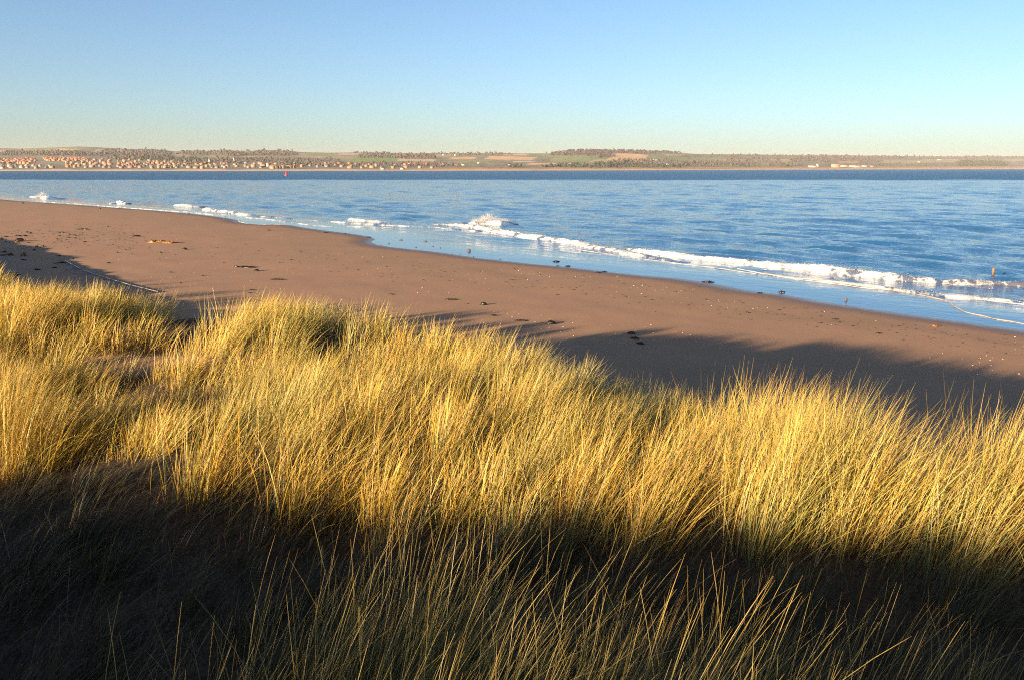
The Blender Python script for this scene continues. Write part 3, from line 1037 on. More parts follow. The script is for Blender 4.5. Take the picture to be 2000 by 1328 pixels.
V, Q = lathe([(0.03, 4.22), (0.32, 4.24), (0.32, 4.85), (0.02, 4.87)], 10)
link('topmark', mesh_np('topmark', V, Q, mats=[M_RED]), root)

# ------------------------------------------------------------------ far shore
SKY_PX = [(-600, 293), (-300, 291), (0, 290), (40, 291), (70, 290), (110, 288.5), (150, 287), (175, 287.5), (220, 290), (255, 292), (285, 291.5), (315, 293.5), (340, 296),
          (370, 294.5), (410, 297), (430, 295.5), (455, 294.5), (475, 296.5), (500, 296), (520, 294.5), (560, 294.5), (580, 297), (600, 298), (640, 299),
          (690, 298.5), (730, 298.5), (770, 299.5), (820, 300.5), (850, 299.5), (920, 300), (1000, 300), (1040, 300.3), (1075, 300.3), (1100, 297), (1150, 292.5),
          (1180, 292.5), (1220, 294.5), (1260, 295.5), (1300, 297.5), (1330, 299.5), (1360, 301.5), (1420, 302), (1500, 303), (1550, 304), (1660, 304.2), (1740, 305),
          (1800, 306), (1870, 306.5), (1935, 306), (2000, 307), (2300, 306), (2700, 307)]
SHO_PX = [(-600, 334.6), (0, 334.6), (500, 334.6), (800, 334.2), (1000, 333.9), (1300, 333.1), (1500, 332.3), (1660, 331.8), (1850, 331.2), (2000, 330.9), (2700, 330.6)]


def y_sky(px):
    return np.interp(px, *zip(*SKY_PX))


def y_sho(px):
    return np.interp(px, *zip(*SHO_PX))


def shore_Y(px):
    return HC * F / (y_sho(px) - HOR) * 0.997


G_V = np.array([0, 0.02, 0.06, 0.14, 0.3, 0.5, 0.75, 1.0])
G_G = np.array([0, 0.04, 0.115, 0.2, 0.38, 0.62, 0.86, 1.0])


def far_depth(px, v):
    r0 = shore_Y(px)
    return r0 + (2600 + 0.22 * r0) * v


def far_point(px, py):
    """a pixel on the far land -> its place on that land"""
    g = np.clip((y_sho(px) - py) / (y_sho(px) - y_sky(px)), 0, 1)
    v = np.interp(g, G_G, G_V)
    return at_y(px, py, far_depth(px, v))


FIELDS = [  # x0, x1, y0, y1 (image), slant, colour
    (20, 160, 288, 296, 0.02, (0.22, 0.20, 0.11)), (105, 152, 291.5, 295, 0.02, (0.42, 0.32, 0.20)), (185, 255, 292.5, 298, 0.03, (0.40, 0.31, 0.21)),
    (-60, 16, 293, 298, 0, (0.42, 0.31, 0.22)), (300, 345, 300, 304, 0, (0.30, 0.24, 0.16)), (340, 372, 299, 304, 0.0, (0.30, 0.19, 0.15)), (360, 440, 304, 310, 0, (0.20, 0.21, 0.10)), (460, 500, 303, 308, 0, (0.28, 0.25, 0.14)),
    (520, 545, 302, 304.5, 0, (0.46, 0.28, 0.17)), (560, 640, 301, 309, 0.04, (0.34, 0.27, 0.15)), (600, 668, 299.5, 306, 0.02, (0.19, 0.21, 0.11)),
    (662, 710, 300, 304, 0.01, (0.42, 0.30, 0.20)), (690, 760, 302, 304, 0.01, (0.38, 0.28, 0.19)), (680, 780, 307, 318, 0.01, (0.17, 0.22, 0.08)), (645, 690, 306, 312, 0, (0.26, 0.22, 0.13)),
    (775, 850, 311.5, 315.5, 0.01, (0.42, 0.32, 0.21)), (800, 900, 316, 321, 0.01, (0.27, 0.20, 0.16)), (840, 880, 302, 306, 0, (0.34, 0.25, 0.18)),
    (880, 930, 307, 312, -0.01, (0.52, 0.32, 0.17)), (950, 1046, 306.5, 313, 0.02, (0.55, 0.34, 0.19)), (895, 960, 312.5, 318, 0, (0.20, 0.22, 0.11)), (985, 1030, 301, 304, 0, (0.44, 0.34, 0.22)),
    (1000, 1042, 315.5, 317, 0, (0.52, 0.4, 0.28)), (1035, 1080, 301.5, 308, 0.01, (0.17, 0.21, 0.09)), (1082, 1190, 304, 317, 0.0, (0.18, 0.21, 0.09)), (1155, 1200, 312, 318, 0.01, (0.38, 0.28, 0.18)),
    (1192, 1268, 301, 316, 0.06, (0.56, 0.35, 0.19)), (1165, 1200, 300, 305, 0, (0.30, 0.22, 0.15)), (1262, 1340, 304, 313, 0.03, (0.17, 0.20, 0.09)), (1300, 1335, 302, 304, 0, (0.4, 0.3, 0.2)),
    (1030, 1165, 320, 323.5, 0.01, (0.48, 0.32, 0.18)), (1335, 1465, 308, 316, 0.005, (0.19, 0.21, 0.11)), (1395, 1450, 311, 315, 0, (0.33, 0.24, 0.17)), (1500, 1545, 311, 317, 0.01, (0.36, 0.28, 0.16)),
    (1440, 1500, 312, 316, 0, (0.32, 0.24, 0.15)), (1640, 1680, 314, 320, 0, (0.36, 0.26, 0.17)), (1720, 1800, 313, 320, 0, (0.30, 0.26, 0.17)), (1800, 1870, 311.5, 318, 0, (0.33, 0.28, 0.18)),
    (1480, 1560, 318, 323, 0, (0.24, 0.24, 0.13)), (1960, 2100, 311, 316, 0, (0.30, 0.28, 0.18))]
pxs = np.arange(-560, 2560, 3.2)
nv = 84
vv_ = np.concatenate([np.linspace(-0.03, 0, 3)[:2], np.linspace(0, 1, nv) ** 1.25, [1.05, 1.3]])
V_, PX = np.meshgrid(vv_, pxs, indexing='ij')
g = np.interp(V_, G_V, G_G)
py = y_sho(PX) + (y_sky(PX) - y_sho(PX)) * g
Yd = far_depth(PX, V_)
X, Y, Z = at_y(PX, py, Yd)
Z = np.where(V_ < 0, -4.0, Z)
Z = np.where(V_ > 1.01, Z - 40 * (V_ - 1.0) / 0.05, Z)
mid = np.clip(V_ * 6, 0, 1) * np.clip((1 - V_) * 8, 0, 1)
Z = Z + mid * 5 * (fbm(X / 160.0, Y / 220.0, 55, 3) - 0.5)
colr = np.zeros(PX.shape + (3,))
colr[:] = (0.185, 0.155, 0.125)
nzc = fbm(PX / 18.0, py / 2.2, 61, 3)[..., None]
colr = colr * (0.7 + 0.6 * nzc)
olive = np.array((0.19, 0.19, 0.11))
mixo = sstep(0.45, 0.6, fbm(PX / 40.0, py / 3.5, 63, 2))[..., None]
colr = colr * (1 - mixo * 0.7) + olive * mixo * 0.7
for x0, x1, y0, y1, sl, c in FIELDS:
    yy = py - (PX - (x0 + x1) / 2) * sl + 0.5 * (vn(PX / 9.0, PX * 0, int(x0) + 900) - 0.5)
    xx = PX + 6 * (vn(py / 2.0, py * 0, int(x1) + 900) - 0.5) + (py - (y0 + y1) / 2) * 1.5
    k = (sstep(x0 - 2, x0 + 2, xx) * (1 - sstep(x1 - 2, x1 + 2, xx)) * sstep(y0 - 0.3, y0 + 0.3, yy) * (1 - sstep(y1 - 0.3, y1 + 0.3, yy)))[..., None]
    colr = colr * (1 - k) + np.array(c) * k
d_px = (y_sho(PX) - py)
sandk = (1 - sstep(2.2, 3.6, d_px + 1.6 * (vn(PX / 30.0, PX * 0, 71) - 0.5)))[..., None]
colr = colr * (1 - sandk) + np.array((0.50, 0.36, 0.24)) * sandk
dunek = (sstep(2.4, 3.2, d_px) * (1 - sstep(4.5, 6.0, d_px)) * sstep(620, 900, PX))[..., None]
colr = colr * (1 - dunek) + np.array((0.40, 0.22, 0.10)) * dunek
me = mesh_np('hills', np.stack([X, Y, Z], -1), grid_quads(len(vv_), len(pxs)), mats=[M_HILL], attrs={'col': colr.reshape(-1, 3)})
tag(link('hills', me), 'low farmland hills with tan and green fields across the water', kind='structure')

# --- woods on the far shore
_ico = None


def ico():
    t = (1 + 5 ** 0.5) / 2
    V = np.array([(-1, t, 0), (1, t, 0), (-1, -t, 0), (1, -t, 0), (0, -1, t), (0, 1, t), (0, -1, -t), (0, 1, -t), (t, 0, -1), (t, 0, 1), (-t, 0, -1), (-t, 0, 1)], float)
    V /= np.linalg.norm(V[0])
    Fc = [(0, 11, 5), (0, 5, 1), (0, 1, 7), (0, 7, 10), (0, 10, 11), (1, 5, 9), (5, 11, 4), (11, 10, 2), (10, 7, 6), (7, 1, 8), (3, 9, 4), (3, 4, 2), (3, 2, 6), (3, 6, 8), (3, 8, 9), (4, 9, 5), (2, 4, 11), (6, 2, 10), (8, 6, 7), (9, 8, 1)]
    return V, np.array(Fc)


IV, IF = ico()


def crown_mesh(name, P, R, Hh, cols, rng, k=3):
    """crowns as clusters of k uneven lumps each"""
    n = len(P)
    Vs, Ts, Cs = [], [], []
    for j in range(k):
        c = P.copy()
        c[:, 0] += rng.normal(0, 0.35, n) * R
        c[:, 1] += rng.normal(0, 0.35, n) * R
        c[:, 2] += Hh * rng.uniform(0.3, 0.72, n)
        sc_ = R * rng.uniform(0.45, 0.8, n)
        jit = rng.uniform(0.65, 1.3, (n, 12, 1))
        V = c[:, None, :] + IV[None] * jit * np.stack([sc_, sc_, np.maximum(Hh * 0.3, sc_ * 0.8)], 1)[:, None, :]
        Vs.append(V.reshape(-1, 3))
        Ts.append((IF[None] + (np.arange(n) * 12)[:, None, None]).reshape(-1, 3) + j * n * 12)
        Cs.append(np.repeat(cols * rng.uniform(0.75, 1.25, (n, 1)), 12, 0))
    return mesh_np(name, np.concatenate(Vs), None, np.concatenate(Ts), mats=[M_WOOD], smooth=False, attrs={'col': np.clip(np.concatenate(Cs), 0, 1)})


BARE = (0.066, 0.055, 0.050)
CON = (0.034, 0.042, 0.030)


def wood(label, boxes, n, c, hm, seed):
    rng = np.random.default_rng(seed)
    ar = np.array([(b[1] - b[0]) * (b[3] - b[2]) for b in boxes])
    bi = rng.choice(len(boxes), n, p=ar / ar.sum())
    B = np.array([b[:4] for b in boxes], float)[bi]
    px = rng.uniform(B[:, 0], B[:, 1])
    q = (px - B[:, 0]) / (B[:, 1] - B[:, 0])
    taper = np.sqrt(np.clip(1 - (2 * q - 1) ** 6, 0, 1))
    py = B[:, 3] - rng.random(n) * (B[:, 3] - B[:, 2]) * taper
    py = np.maximum(py, y_sky(px) + 0.4)
    x, y, z = far_point(px, py)
    cc = np.array(c)[None] * rng.uniform(0.85, 1.15, (n, 1)) * np.array([1, 1, 1])[None] + rng.normal(0, 0.005, (n, 3))
    hh = 0.82 * hm * rng.uniform(0.6, 1.25, n)
    me = crown_mesh('woodland', np.stack([x, y, z - 1], 1), hh * rng.uniform(0.5, 0.75, n), hh, np.clip(cc, 0.008, 1), rng, 2)
    tag(link('woodland', me), label, kind='stuff')


wood('grey-brown wood above the red-roofed estates across the water', [(-60, 180, 296, 305), (60, 200, 299, 306)], 420, BARE, 12, 1)
wood('dark wood covering the hill right of the estates across the water', [(190, 335, 294, 303), (210, 335, 303, 313)], 480, BARE, 13, 2)
wood('dark evergreen clumps behind the cream houses across the water', [(270, 345, 306, 315), (330, 392, 309, 317)], 220, CON, 12, 3)
wood('grey wood on the hills behind the middle of the far town', [(345, 470, 295.5, 303), (440, 580, 296, 305), (470, 525, 303, 305)], 520, BARE, 13, 4)
wood('bare trees among the houses in the middle of the far town', [(380, 560, 309, 321), (340, 460, 312, 322), (545, 670, 311, 326)], 520, BARE, 11, 5)
wood('tall grey trees at the right end of the far town', [(640, 900, 318, 327)], 260, BARE, 10, 6)
wood('dark wood strip on the hills right of the far town', [(765, 850, 301, 311), (840, 1000, 300, 304), (690, 770, 298.8, 301), (700, 800, 301, 309)], 430, BARE, 13, 7)
wood('dark wood crowning the highest far hill', [(1076, 1180, 293, 305), (1140, 1330, 293, 301), (1170, 1200, 303, 309)], 560, (0.050, 0.038, 0.038), 14, 8)
wood('low line of dark trees behind the far sandy shore, centre', [(1060, 1330, 322, 328.5), (1160, 1240, 318, 324), (990, 1020, 324, 328)], 420, CON, 11, 9)
wood('hedges and trees on the hills right of the highest hill', [(1330, 1660, 302, 307), (1190, 1330, 313, 322), (1320, 1560, 316, 326), (1420, 1520, 310, 316)], 520, BARE, 14, 10)
wood('faint grey woods along the far right hills', [(1560, 2100, 305, 311), (1540, 1720, 309, 317), (1880, 2100, 306, 310)], 560, (0.065, 0.05, 0.05), 18, 11)
wood('green plantation on the low shore at the far right', [(1870, 1966, 314.5, 325.5)], 420, (0.032, 0.038, 0.018), 14, 12)
wood('thin scrub between the far right buildings and the plantation', [(1700, 1880, 319, 325), (1640, 1720, 320, 323)], 150, (0.06, 0.055, 0.03), 10, 13)


# --- single trees on the skyline
def sky_tree(px, dpx, hm, label, seed, con=False):
    rng = np.random.default_rng(seed)
    x, y, z = far_point(np.array([float(px)]), np.array([y_sky(px) + dpx]))
    x, y, z = float(x[0]), float(y[0]), float(z[0])
    root = bpy.data.objects.new('tree', None)
    COL.objects.link(root)
    root.location = (x, y, z - 0.5)
    tag(root, label, 'tree', 'trees on the far skyline')
    V, Q = lathe([(hm * 0.045, 0), (hm * 0.035, hm * 0.3), (hm * 0.015, hm * 0.7)], 7)
    link('trunk', mesh_np('trunk', V, Q, mats=[M_STONE]), root)
    n = 14
    a = rng.uniform(0, 6.28, n)
    zz = hm * rng.uniform(0.25, 0.85, n)
    rr = hm * 0.28 * np.sqrt(np.clip(1 - ((zz / hm - 0.55) / 0.45) ** 2, 0.05, 1)) * rng.uniform(0.3, 1, n)
    P = np.stack([np.cos(a) * rr, np.sin(a) * rr, zz - hm * 0.1], 1)
    cc = np.tile(np.array(CON if con else BARE), (n, 1)) * rng.uniform(0.7, 1.2, (n, 1))
    link('crown', crown_mesh('crown', P, np.full(n, hm * 0.2), np.full(n, hm * 0.22), cc, rng, 2), root)


sky_tree(516, 0.5, 17, 'lone bushy tree on the skyline left of the mast', 1)
sky_tree(431, 0.5, 14, 'leftmost tree of the pair on the skyline before the round wood', 2)
sky_tree(438, 0.5, 15, 'right tree of the pair on the skyline before the round wood', 3)
sky_tree(285, 0.5, 13, 'tree standing out of the wooded hill at the left', 4, True)
sky_tree(322, 0.7, 12, 'tree at the right shoulder of the wooded left hill', 5, True)
sky_tree(548, 0.5, 13, 'skyline tree between the lone bushy tree and the mast', 6)
sky_tree(571, 0.5, 12, 'tree just right of the mast', 7)
sky_tree(1067, 0.4, 13, 'small tree on the skyline at the foot of the highest hill', 8)
sky_tree(862, 0.4, 12, 'small skyline tree right of the far town', 9)

# --- mast
x, y, z = far_point(np.array([562.0]), np.array([y_sky(562) + 0.6]))
root = bpy.data.objects.new('radio_mast', None)
COL.objects.link(root)
root.location = (float(x[0]), float(y[0]), float(z[0]))
tag(root, 'thin grey radio mast on the hill behind the red buoy', 'mast')
V, Q = lathe([(0.9, -1), (0.8, 12), (0.6, 34)], 6)
link('lower_mast', mesh_np('lower_mast', V, Q, mats=[M_MAST]), root)
V, Q = lathe([(0.35, 34.01), (0.3, 48), (0.01, 48.1)], 6)
link('antenna', mesh_np('antenna', V, Q, mats=[M_MAST]), root)

# --- houses
WALLS = [simple_mat('render_cream', (0.20, 0.155, 0.105), 0.85, 0.1, 0.4), simple_mat('render_white', (0.32, 0.29, 0.25), 0.85, 0.08, 0.4),
         simple_mat('stone_grey', (0.20, 0.17, 0.145), 0.85, 0.15, 0.6), simple_mat('harling_pink', (0.27, 0.16, 0.11), 0.85, 0.1, 0.4)]
ROOFS = [simple_mat('roof_red_tile', (0.30, 0.09, 0.05), 0.8, 0.2, 0.8), simple_mat('roof_slate', (0.10, 0.085, 0.09), 0.7, 0.2, 0.8), simple_mat('roof_brown', (0.28, 0.15, 0.10), 0.8, 0.2, 0.8)]


def house_mesh(W, D, Hw, Hr, wall, roof, chim=True):
    x, y = W / 2, D / 2
    V = [(-x, -y, -3), (x, -y, -3), (x, y, -3), (-x, y, -3), (-x, -y, Hw), (x, -y, Hw), (x, y, Hw), (-x, y, Hw), (-x, 0, Hw + Hr * 0.96), (x, 0, Hw + Hr * 0.96)]
    Q = [(0, 1, 5, 4), (2, 3, 7, 6), (1, 2, 6, 5), (3, 0, 4, 7)]
    T = [(5, 6, 9), (7, 4, 8)]
    o = len(V)
    e = 0.4
    ys, zs = y + e, Hw - e * Hr / y
    for yy, zz in ((-ys, zs), (0, Hw + Hr), (ys, zs)):
        V += [(-x - e, yy, zz + 0.05), (x + e, yy, zz + 0.05), (x + e, yy, zz + 0.3), (-x - e, yy, zz + 0.3)]
    for s in (0, 1):
        a, b = o + s * 4, o + s * 4 + 4
        Q += [(a + 3, a + 2, b + 2, b + 3), (a, b, b + 1, a + 1), (a + 1, b + 1, b + 2, a + 2), (a, a + 3, b + 3, b)]
    Q += [(o, o + 1, o + 2, o + 3), (o + 8, o + 11, o + 10, o + 9)]
    nq = len(Q)
    mi = [0] * 4 + [1] * (nq - 4)
    if chim:
        c = len(V)
        cx = x * 0.7
        V += [(cx + a, b, zc) for zc in (Hw + Hr * 0.6, Hw + Hr + 1.1) for a, b in ((-0.5, -0.4), (0.5, -0.4), (0.5, 0.4), (-0.5, 0.4))]
        Q += [(c, c + 1, c + 5, c + 4), (c + 1, c + 2, c + 6, c + 5), (c + 2, c + 3, c + 7, c + 6), (c + 3, c, c + 4, c + 7), (c + 4, c + 5, c + 6, c + 7)]
        mi += [0] * 5
    mi += [0, 0]
    return mesh_np('house', np.array(V), Q, T, mats=[wall, roof], smooth=False, mat_idx=mi)


HM = {}


def place_house(px, py, W, D, Hw, Hr, wi, ri, label, group, name='house', cat='house', rot=None, rng=None):
    key = (round(W), round(D), round(Hw), round(Hr), wi, ri)
    if key not in HM:
        HM[key] = house_mesh(round(W), round(D), round(Hw), max(1, round(Hr)), WALLS[wi], ROOFS[ri], W < 14)
    x, y, z = far_point(np.array([float(px)]), np.array([float(py)]))
    o = link(name, HM[key], None, (float(x[0]), float(y[0]), float(z[0])))
    o.rotation_euler = (0, 0, rot if rot is not None else rng.normal(-0.25, 0.35))
    tag(o, label, cat, group)
    return o


def cluster(n, x0, x1, y0, y1, wis, ris, label, group, seed, slope=0.0, rows_=5):
    rng = np.random.default_rng(seed)
    per = int(math.ceil(n / rows_))
    done = 0
    for r in range(rows_):
        for i in range(per):
            if done >= n:
                return
            done += 1
            px = x0 + (x1 - x0) * ((i + (0.5 if r % 2 else 0.0) + rng.uniform(-0.3, 0.3)) / per)
            py = y0 + (y1 - y0) * (r / max(1, rows_ - 1)) + rng.normal(0, 0.25) + slope * (px - (x0 + x1) / 2) + 0.5 * math.sin(px * 0.09 + r)
            py = min(py, y_sho(px) - 4.2)
            place_house(px, py, rng.choice([7, 8, 9, 12]), 6, rng.choice([3, 4]), rng.choice([2, 3, 4]), int(rng.choice(wis)), int(rng.choice(ris)), label, group, rng=rng)


cluster(46, -12, 74, 313, 320, [0, 3, 3], [0, 0, 2], 'red-roofed house in the estate at the far left of the town', 'red-roofed estate at the far left', 1, 0, 4)
cluster(46, 88, 176, 311, 316, [3, 0, 3], [0, 0, 0, 2], 'orange-red house in the bright estate above the cream terraces', 'bright orange-red estate', 2, 0.012, 4)
cluster(84, 130, 346, 315, 329, [0, 0, 3, 2], [2, 2, 0, 1], 'cream house with brown roof on the slope left of the evergreens', 'cream houses on the slope', 3, 0.01, 7)
cluster(14, 0, 112, 326, 329, [1, 1, 0], [1, 2], 'low pale building along the shore at the far left', 'shore buildings at the far left', 4, 0, 2)
cluster(44, 335, 470, 318, 329.5, [0, 2, 0, 3], [1, 1, 2], 'pale house among bare trees left of the red buoy', 'houses among bare trees left of the buoy', 5, 0, 5)
cluster(36, 480, 680, 320, 329.5, [2, 2, 2, 0], [1, 1, 2], 'stone house in the old town behind the red buoy', 'old town behind the buoy', 6, 0, 5)
cluster(28, 680, 905, 323, 329.2, [2, 0, 3], [2, 0, 1], 'small house at the right end of the far town', 'right end of the far town', 7, 0, 3)


def building(px, py, W, Hw, wi, ri, label, D=9, Hr=2, rot=-0.15):
    place_house(px, py, W, D, Hw, Hr, wi, ri, label, None, 'building', 'building', rot)


building(536, 329.8, 21, 5, 0, 2, 'long sunlit cream terrace on the shore left of the red buoy')
building(553, 329.8, 9, 5, 0, 2, 'cream block just left of the red buoy')
building(566, 329.8, 13, 5, 0, 2, 'long cream terrace behind and right of the red buoy')
building(574, 329.6, 6, 5, 3, 0, 'small pink block at the right end of the shore terraces')
building(410, 320, 6, 12, 1, 1, 'white gabled church-like house above the pale houses left of the buoy', 7, 5)
building(457, 316, 4, 12, 1, 1, 'small white tower among bare trees on the slope left of the buoy', 4, 5)
building(524, 325, 7, 7, 1, 1, 'bright white house above the shore terrace left of the buoy')
building(791, 326, 9, 7, 1, 2, 'white house with a bright front at the right end of the town')
building(800, 325.5, 7, 8, 1, 2, 'tall white house beside the bright-fronted one at the right end of the town')
building(748, 331.7, 9, 3, 1, 1, 'small white hut on the sand below the right end of the town')
building(786, 331.6, 9, 3, 1, 1, 'second white hut on the sand, farther right below the town')
building(905, 324, 11, 4, 1, 1, 'white farmhouse in the green fields right of the town')
building(935, 320, 9, 4, 1, 1, 'pale farm building farther right in the green fields')
building(866, 304, 12, 5, 1, 1, 'white cottage high on the hill right of the town')
building(889, 305, 8, 7, 1, 1, 'small white house on the hill right of the high cottage')
building(997, 325, 16, 4, 1, 1, 'white low farm by the dark trees near the middle of the far shore')
building(1278, 314.5, 34, 5, 1, 1, 'long white farm below the right end of the big tan field', 12)
building(1303, 323, 16, 4, 1, 1, 'small white house behind the low tree line, right of the big tan field')
building(1587, 327.5, 40, 6, 1, 2, 'low white shed at the left end of the far right buildings', 14)
building(1596, 327.2, 12, 13, 1, 2, 'tall pale block beside the low white shed at the far right', 12)
building(1632, 327.6, 42, 14, 3, 2, 'sunlit pinkish building with a raised left end at the far right', 16)
building(1645, 327.5, 60, 9, 1, 2, 'long bright white building in the middle of the far right group', 16)
building(1668, 327.3, 70, 7, 1, 2, 'long low white shed right of the bright building at the far right', 16)
building(1688, 327.0, 26, 7, 1, 2, 'small white shed at the right end of the far right group', 16)
building(1703, 326.8, 18, 5, 3, 2, 'last low pink shed before the plantation at the far right', 12)
building(1795, 318, 20, 6, 1, 1, 'pale farm on the hill left of the green plantation')
building(1835, 313.5, 40, 5, 1, 1, 'long pale farm building high on the hill by the plantation')

# ------------------------------------------------------------------ marram grass
STRAW, GOLD, YGREEN, GREEN, BROWN = map(np.array, [(0.50, 0.33, 0.08), (0.46, 0.272, 0.034), (0.32, 0.262, 0.03), (0.12, 0.16, 0.05), (0.20, 0.10, 0.033)])
WIND = np.array([0.95, 0.30])


def blades(P, L, a0, a1, phi, wdt, cols, K, rng, tipc=None, tipk=0.35, tipp=1.5):
    """ribbons that rise from P, lean by a0 and bend by a further a1 towards heading phi"""
    n = len(P)
    hx, hy = np.cos(phi), np.sin(phi)
    tw = rng.uniform(-1.1, 1.1, n)
    sxv = np.stack([-hy * np.cos(tw), hx * np.cos(tw), 0 * hx], 1)
    V = np.zeros((n, K + 1, 2, 3), np.float32)
    pos = P.copy()
    curl = rng.normal(0, 0.25, n)
    for k in range(K + 1):
        t = k / K
        if k:
            tm = (k - 0.5) / K
            a = a0 + a1 * tm ** 1.4
            ph = phi + curl * tm
            st = np.stack([np.cos(ph) * np.sin(a), np.sin(ph) * np.sin(a), np.cos(a)], 1)
            pos = pos + st * (L / K)[:, None]
        fw = st if k else np.stack([hx * np.sin(a0), hy * np.sin(a0), np.cos(a0)], 1)
        nb = np.cross(sxv, fw)
        side = sxv + nb * np.sin(tw)[:, None]
        side /= np.linalg.norm(side, axis=1)[:, None]
        ww = wdt * (0.75 + 0.5 * t) * (1 - t ** 2.2) + 0.0003
        V[:, k, 0] = pos - side * (ww / 2)[:, None]
        V[:, k, 1] = pos + side * (ww / 2)[:, None]
    b = np.arange(n)[:, None] * (K + 1) * 2
    k = np.arange(K)[None, :] * 2
    q = np.stack([b + k, b + k + 1, b + k + 3, b + k + 2], -1).reshape(-1, 4)
    tt = np.repeat(np.linspace(0, 1, K + 1), 2)[None, :, None]
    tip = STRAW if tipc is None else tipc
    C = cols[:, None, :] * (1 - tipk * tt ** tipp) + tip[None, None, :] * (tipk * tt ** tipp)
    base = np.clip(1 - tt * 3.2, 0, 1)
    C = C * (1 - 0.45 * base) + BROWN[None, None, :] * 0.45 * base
    return V.reshape(-1, 3), q, C.reshape(-1, 3)


SHADEG = np.array((0.04, 0.058, 0.022))  # leaf green darkened to stand in for shade, foreground and hollow only


def pick_cols(n, probs, rng):
    pal = np.stack([STRAW, GOLD, YGREEN, GREEN, BROWN, SHADEG][:max(5, len(probs))])
    c = pal[rng.choice(len(pal), n, p=np.array(probs) / sum(probs))]
    return np.clip(c * rng.uniform(0.75, 1.25, (n, 1)) + rng.normal(0, 0.012, (n, 3)), 0.01, 0.8)


def grass(label, region, ncl, per, fill, Lr, wr, K, probs, seed, dark=1.0, lean=(0.28, 0.55), splay=0.28, rad=0.17, mask=None, hmod=0.35, facegrow=2.6, tipk=0.35, tipp=1.5):
    """tussocks scattered over a region given as a sampler of x, y"""
    rng = np.random.default_rng(seed)
    cx, cy = region(rng, ncl)
    u, t = uv_of(cx, cy)
    ok = (u < u_edge(t) + rng.uniform(-0.6, facegrow, len(cx))) & (rng.random(len(cx)) > bare(cx, cy))
    if mask is not None:
        ok &= mask(cx, cy, rng)
    cx, cy = cx[ok], cy[ok]
    n = len(cx)
    cnt = rng.poisson(per, n) + 6
    hs = 1 + hmod * 2 * (fbm(cx * 0.95, cy * 0.95, seed + 40, 2) - 0.5) + rng.normal(0, 0.1, n)
    cid = np.repeat(np.arange(n), cnt)
    m = len(cid)
    rr = rad * np.abs(rng.normal(0, 0.8, m))
    th = rng.uniform(0, 2 * math.pi, m)
    x = cx[cid] + rr * np.cos(th)
    y = cy[cid] + rr * np.sin(th)
    L = rng.uniform(*Lr, m) * hs[cid] * np.where(rng.random(m) < 0.2, rng.uniform(0.45, 0.9, m), 1.0)
    out = np.stack([np.cos(th), np.sin(th)], 1) * (splay * rr / rad * rng.uniform(0.5, 1.5, m))[:, None]
    cw = rng.normal(0, 0.12, (n, 2))[cid]
    d = out + WIND[None] * (lean[0] * rng.uniform(0.5, 1.5, m))[:, None] + cw + rng.normal(0, 0.09, (m, 2))
    ctint = rng.uniform(0.85, 1.15, n)[cid]
    # loose blades between the tussocks
    fx, fy = region(rng, fill)
    u, t = uv_of(fx, fy)
    ok = (u < u_edge(t) + rng.uniform(-0.6, facegrow, len(fx))) & (rng.random(len(fx)) > bare(fx, fy) * 0.9)
    if mask is not None:
        ok &= mask(fx, fy, rng)
    fx, fy = fx[ok], fy[ok]
    f = len(fx)
    x = np.concatenate([x, fx])
    y = np.concatenate([y, fy])
    L = np.concatenate([L, rng.uniform(Lr[0] * 0.45, Lr[1] * 0.85, f)])
    d = np.concatenate([d, WIND[None] * (lean[0] * rng.uniform(0.3, 1.8, f))[:, None] + rng.normal(0, 0.22, (f, 2))])
    ctint = np.concatenate([ctint, np.ones(f)])
    N_ = len(x)
    a0 = np.clip(np.hypot(d[:, 0], d[:, 1]), 0.02, 1.25)
    phi = np.arctan2(d[:, 1], d[:, 0])
    # bending turns the blade towards the wind
    wph = math.atan2(WIND[1], WIND[0])
    dp = (wph - phi + math.pi) % (2 * math.pi) - math.pi
    phi = phi + rng.uniform(0.15, 0.75, N_) * dp
    a1 = lean[1] * rng.gamma(4, 0.25, N_)
    P = np.stack([x, y, dune_z(x, y) - 0.02], 1)
    cols = pick_cols(N_, probs, rng) * ctint[:, None] * dark  # dark scales the blade colour down where shade is painted in
    # greener stands here and there, most of all on the seaward shoulder at the right
    gk = sstep(0.54, 0.68, fbm(x * 0.9, y * 0.9, 500, 2)) * 0.5 + 0.7 * sstep(-1.2, 1.2, x) * sstep(7.4, 8.6, y)
    gk = np.where(rng.random(N_) < 0.75, np.clip(gk, 0, 0.7), 0)[:, None]
    cols = cols * (1 - gk) + np.array((0.16, 0.205, 0.065)) * dark * gk
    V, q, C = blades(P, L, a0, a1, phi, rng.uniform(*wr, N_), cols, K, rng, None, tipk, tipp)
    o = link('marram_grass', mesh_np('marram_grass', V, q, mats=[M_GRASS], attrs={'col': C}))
    tag(o, label, kind='stuff')
    return N_


def fan(y0, y1, k=0.66, pad=0.6, x0=-1.0, x1=1.0):
    def f(rng, n):
        y = np.sqrt(rng.uniform(y0 * y0, y1 * y1, n))
        x = rng.uniform(x0, x1, n) * (k * y + pad)
        return x, y
    return f


def boxr(xa, xb, ya, yb):
    return lambda rng, n: (rng.uniform(xa, xb, n), rng.uniform(ya, yb, n))


def gaps(sc_, cut, seed):
    return lambda x, y, r: fbm(x * sc_, y * sc_, seed, 2) + r.normal(0, 0.05, len(x)) > cut


def bank_front(x):
    return np.interp(x, [-5, -3.4, -2, 0, 1.5, 2.6, 3.2, 4.5], [6.5, 6.2, 5.8, 5.25, 4.95, 5.1, 4.7, 4.6])


def in_bank(x, y, r):
    return (y > bank_front(x) + r.normal(0, 0.08, len(x))) & gaps(1.7, 0.455, 88)(x, y, r)


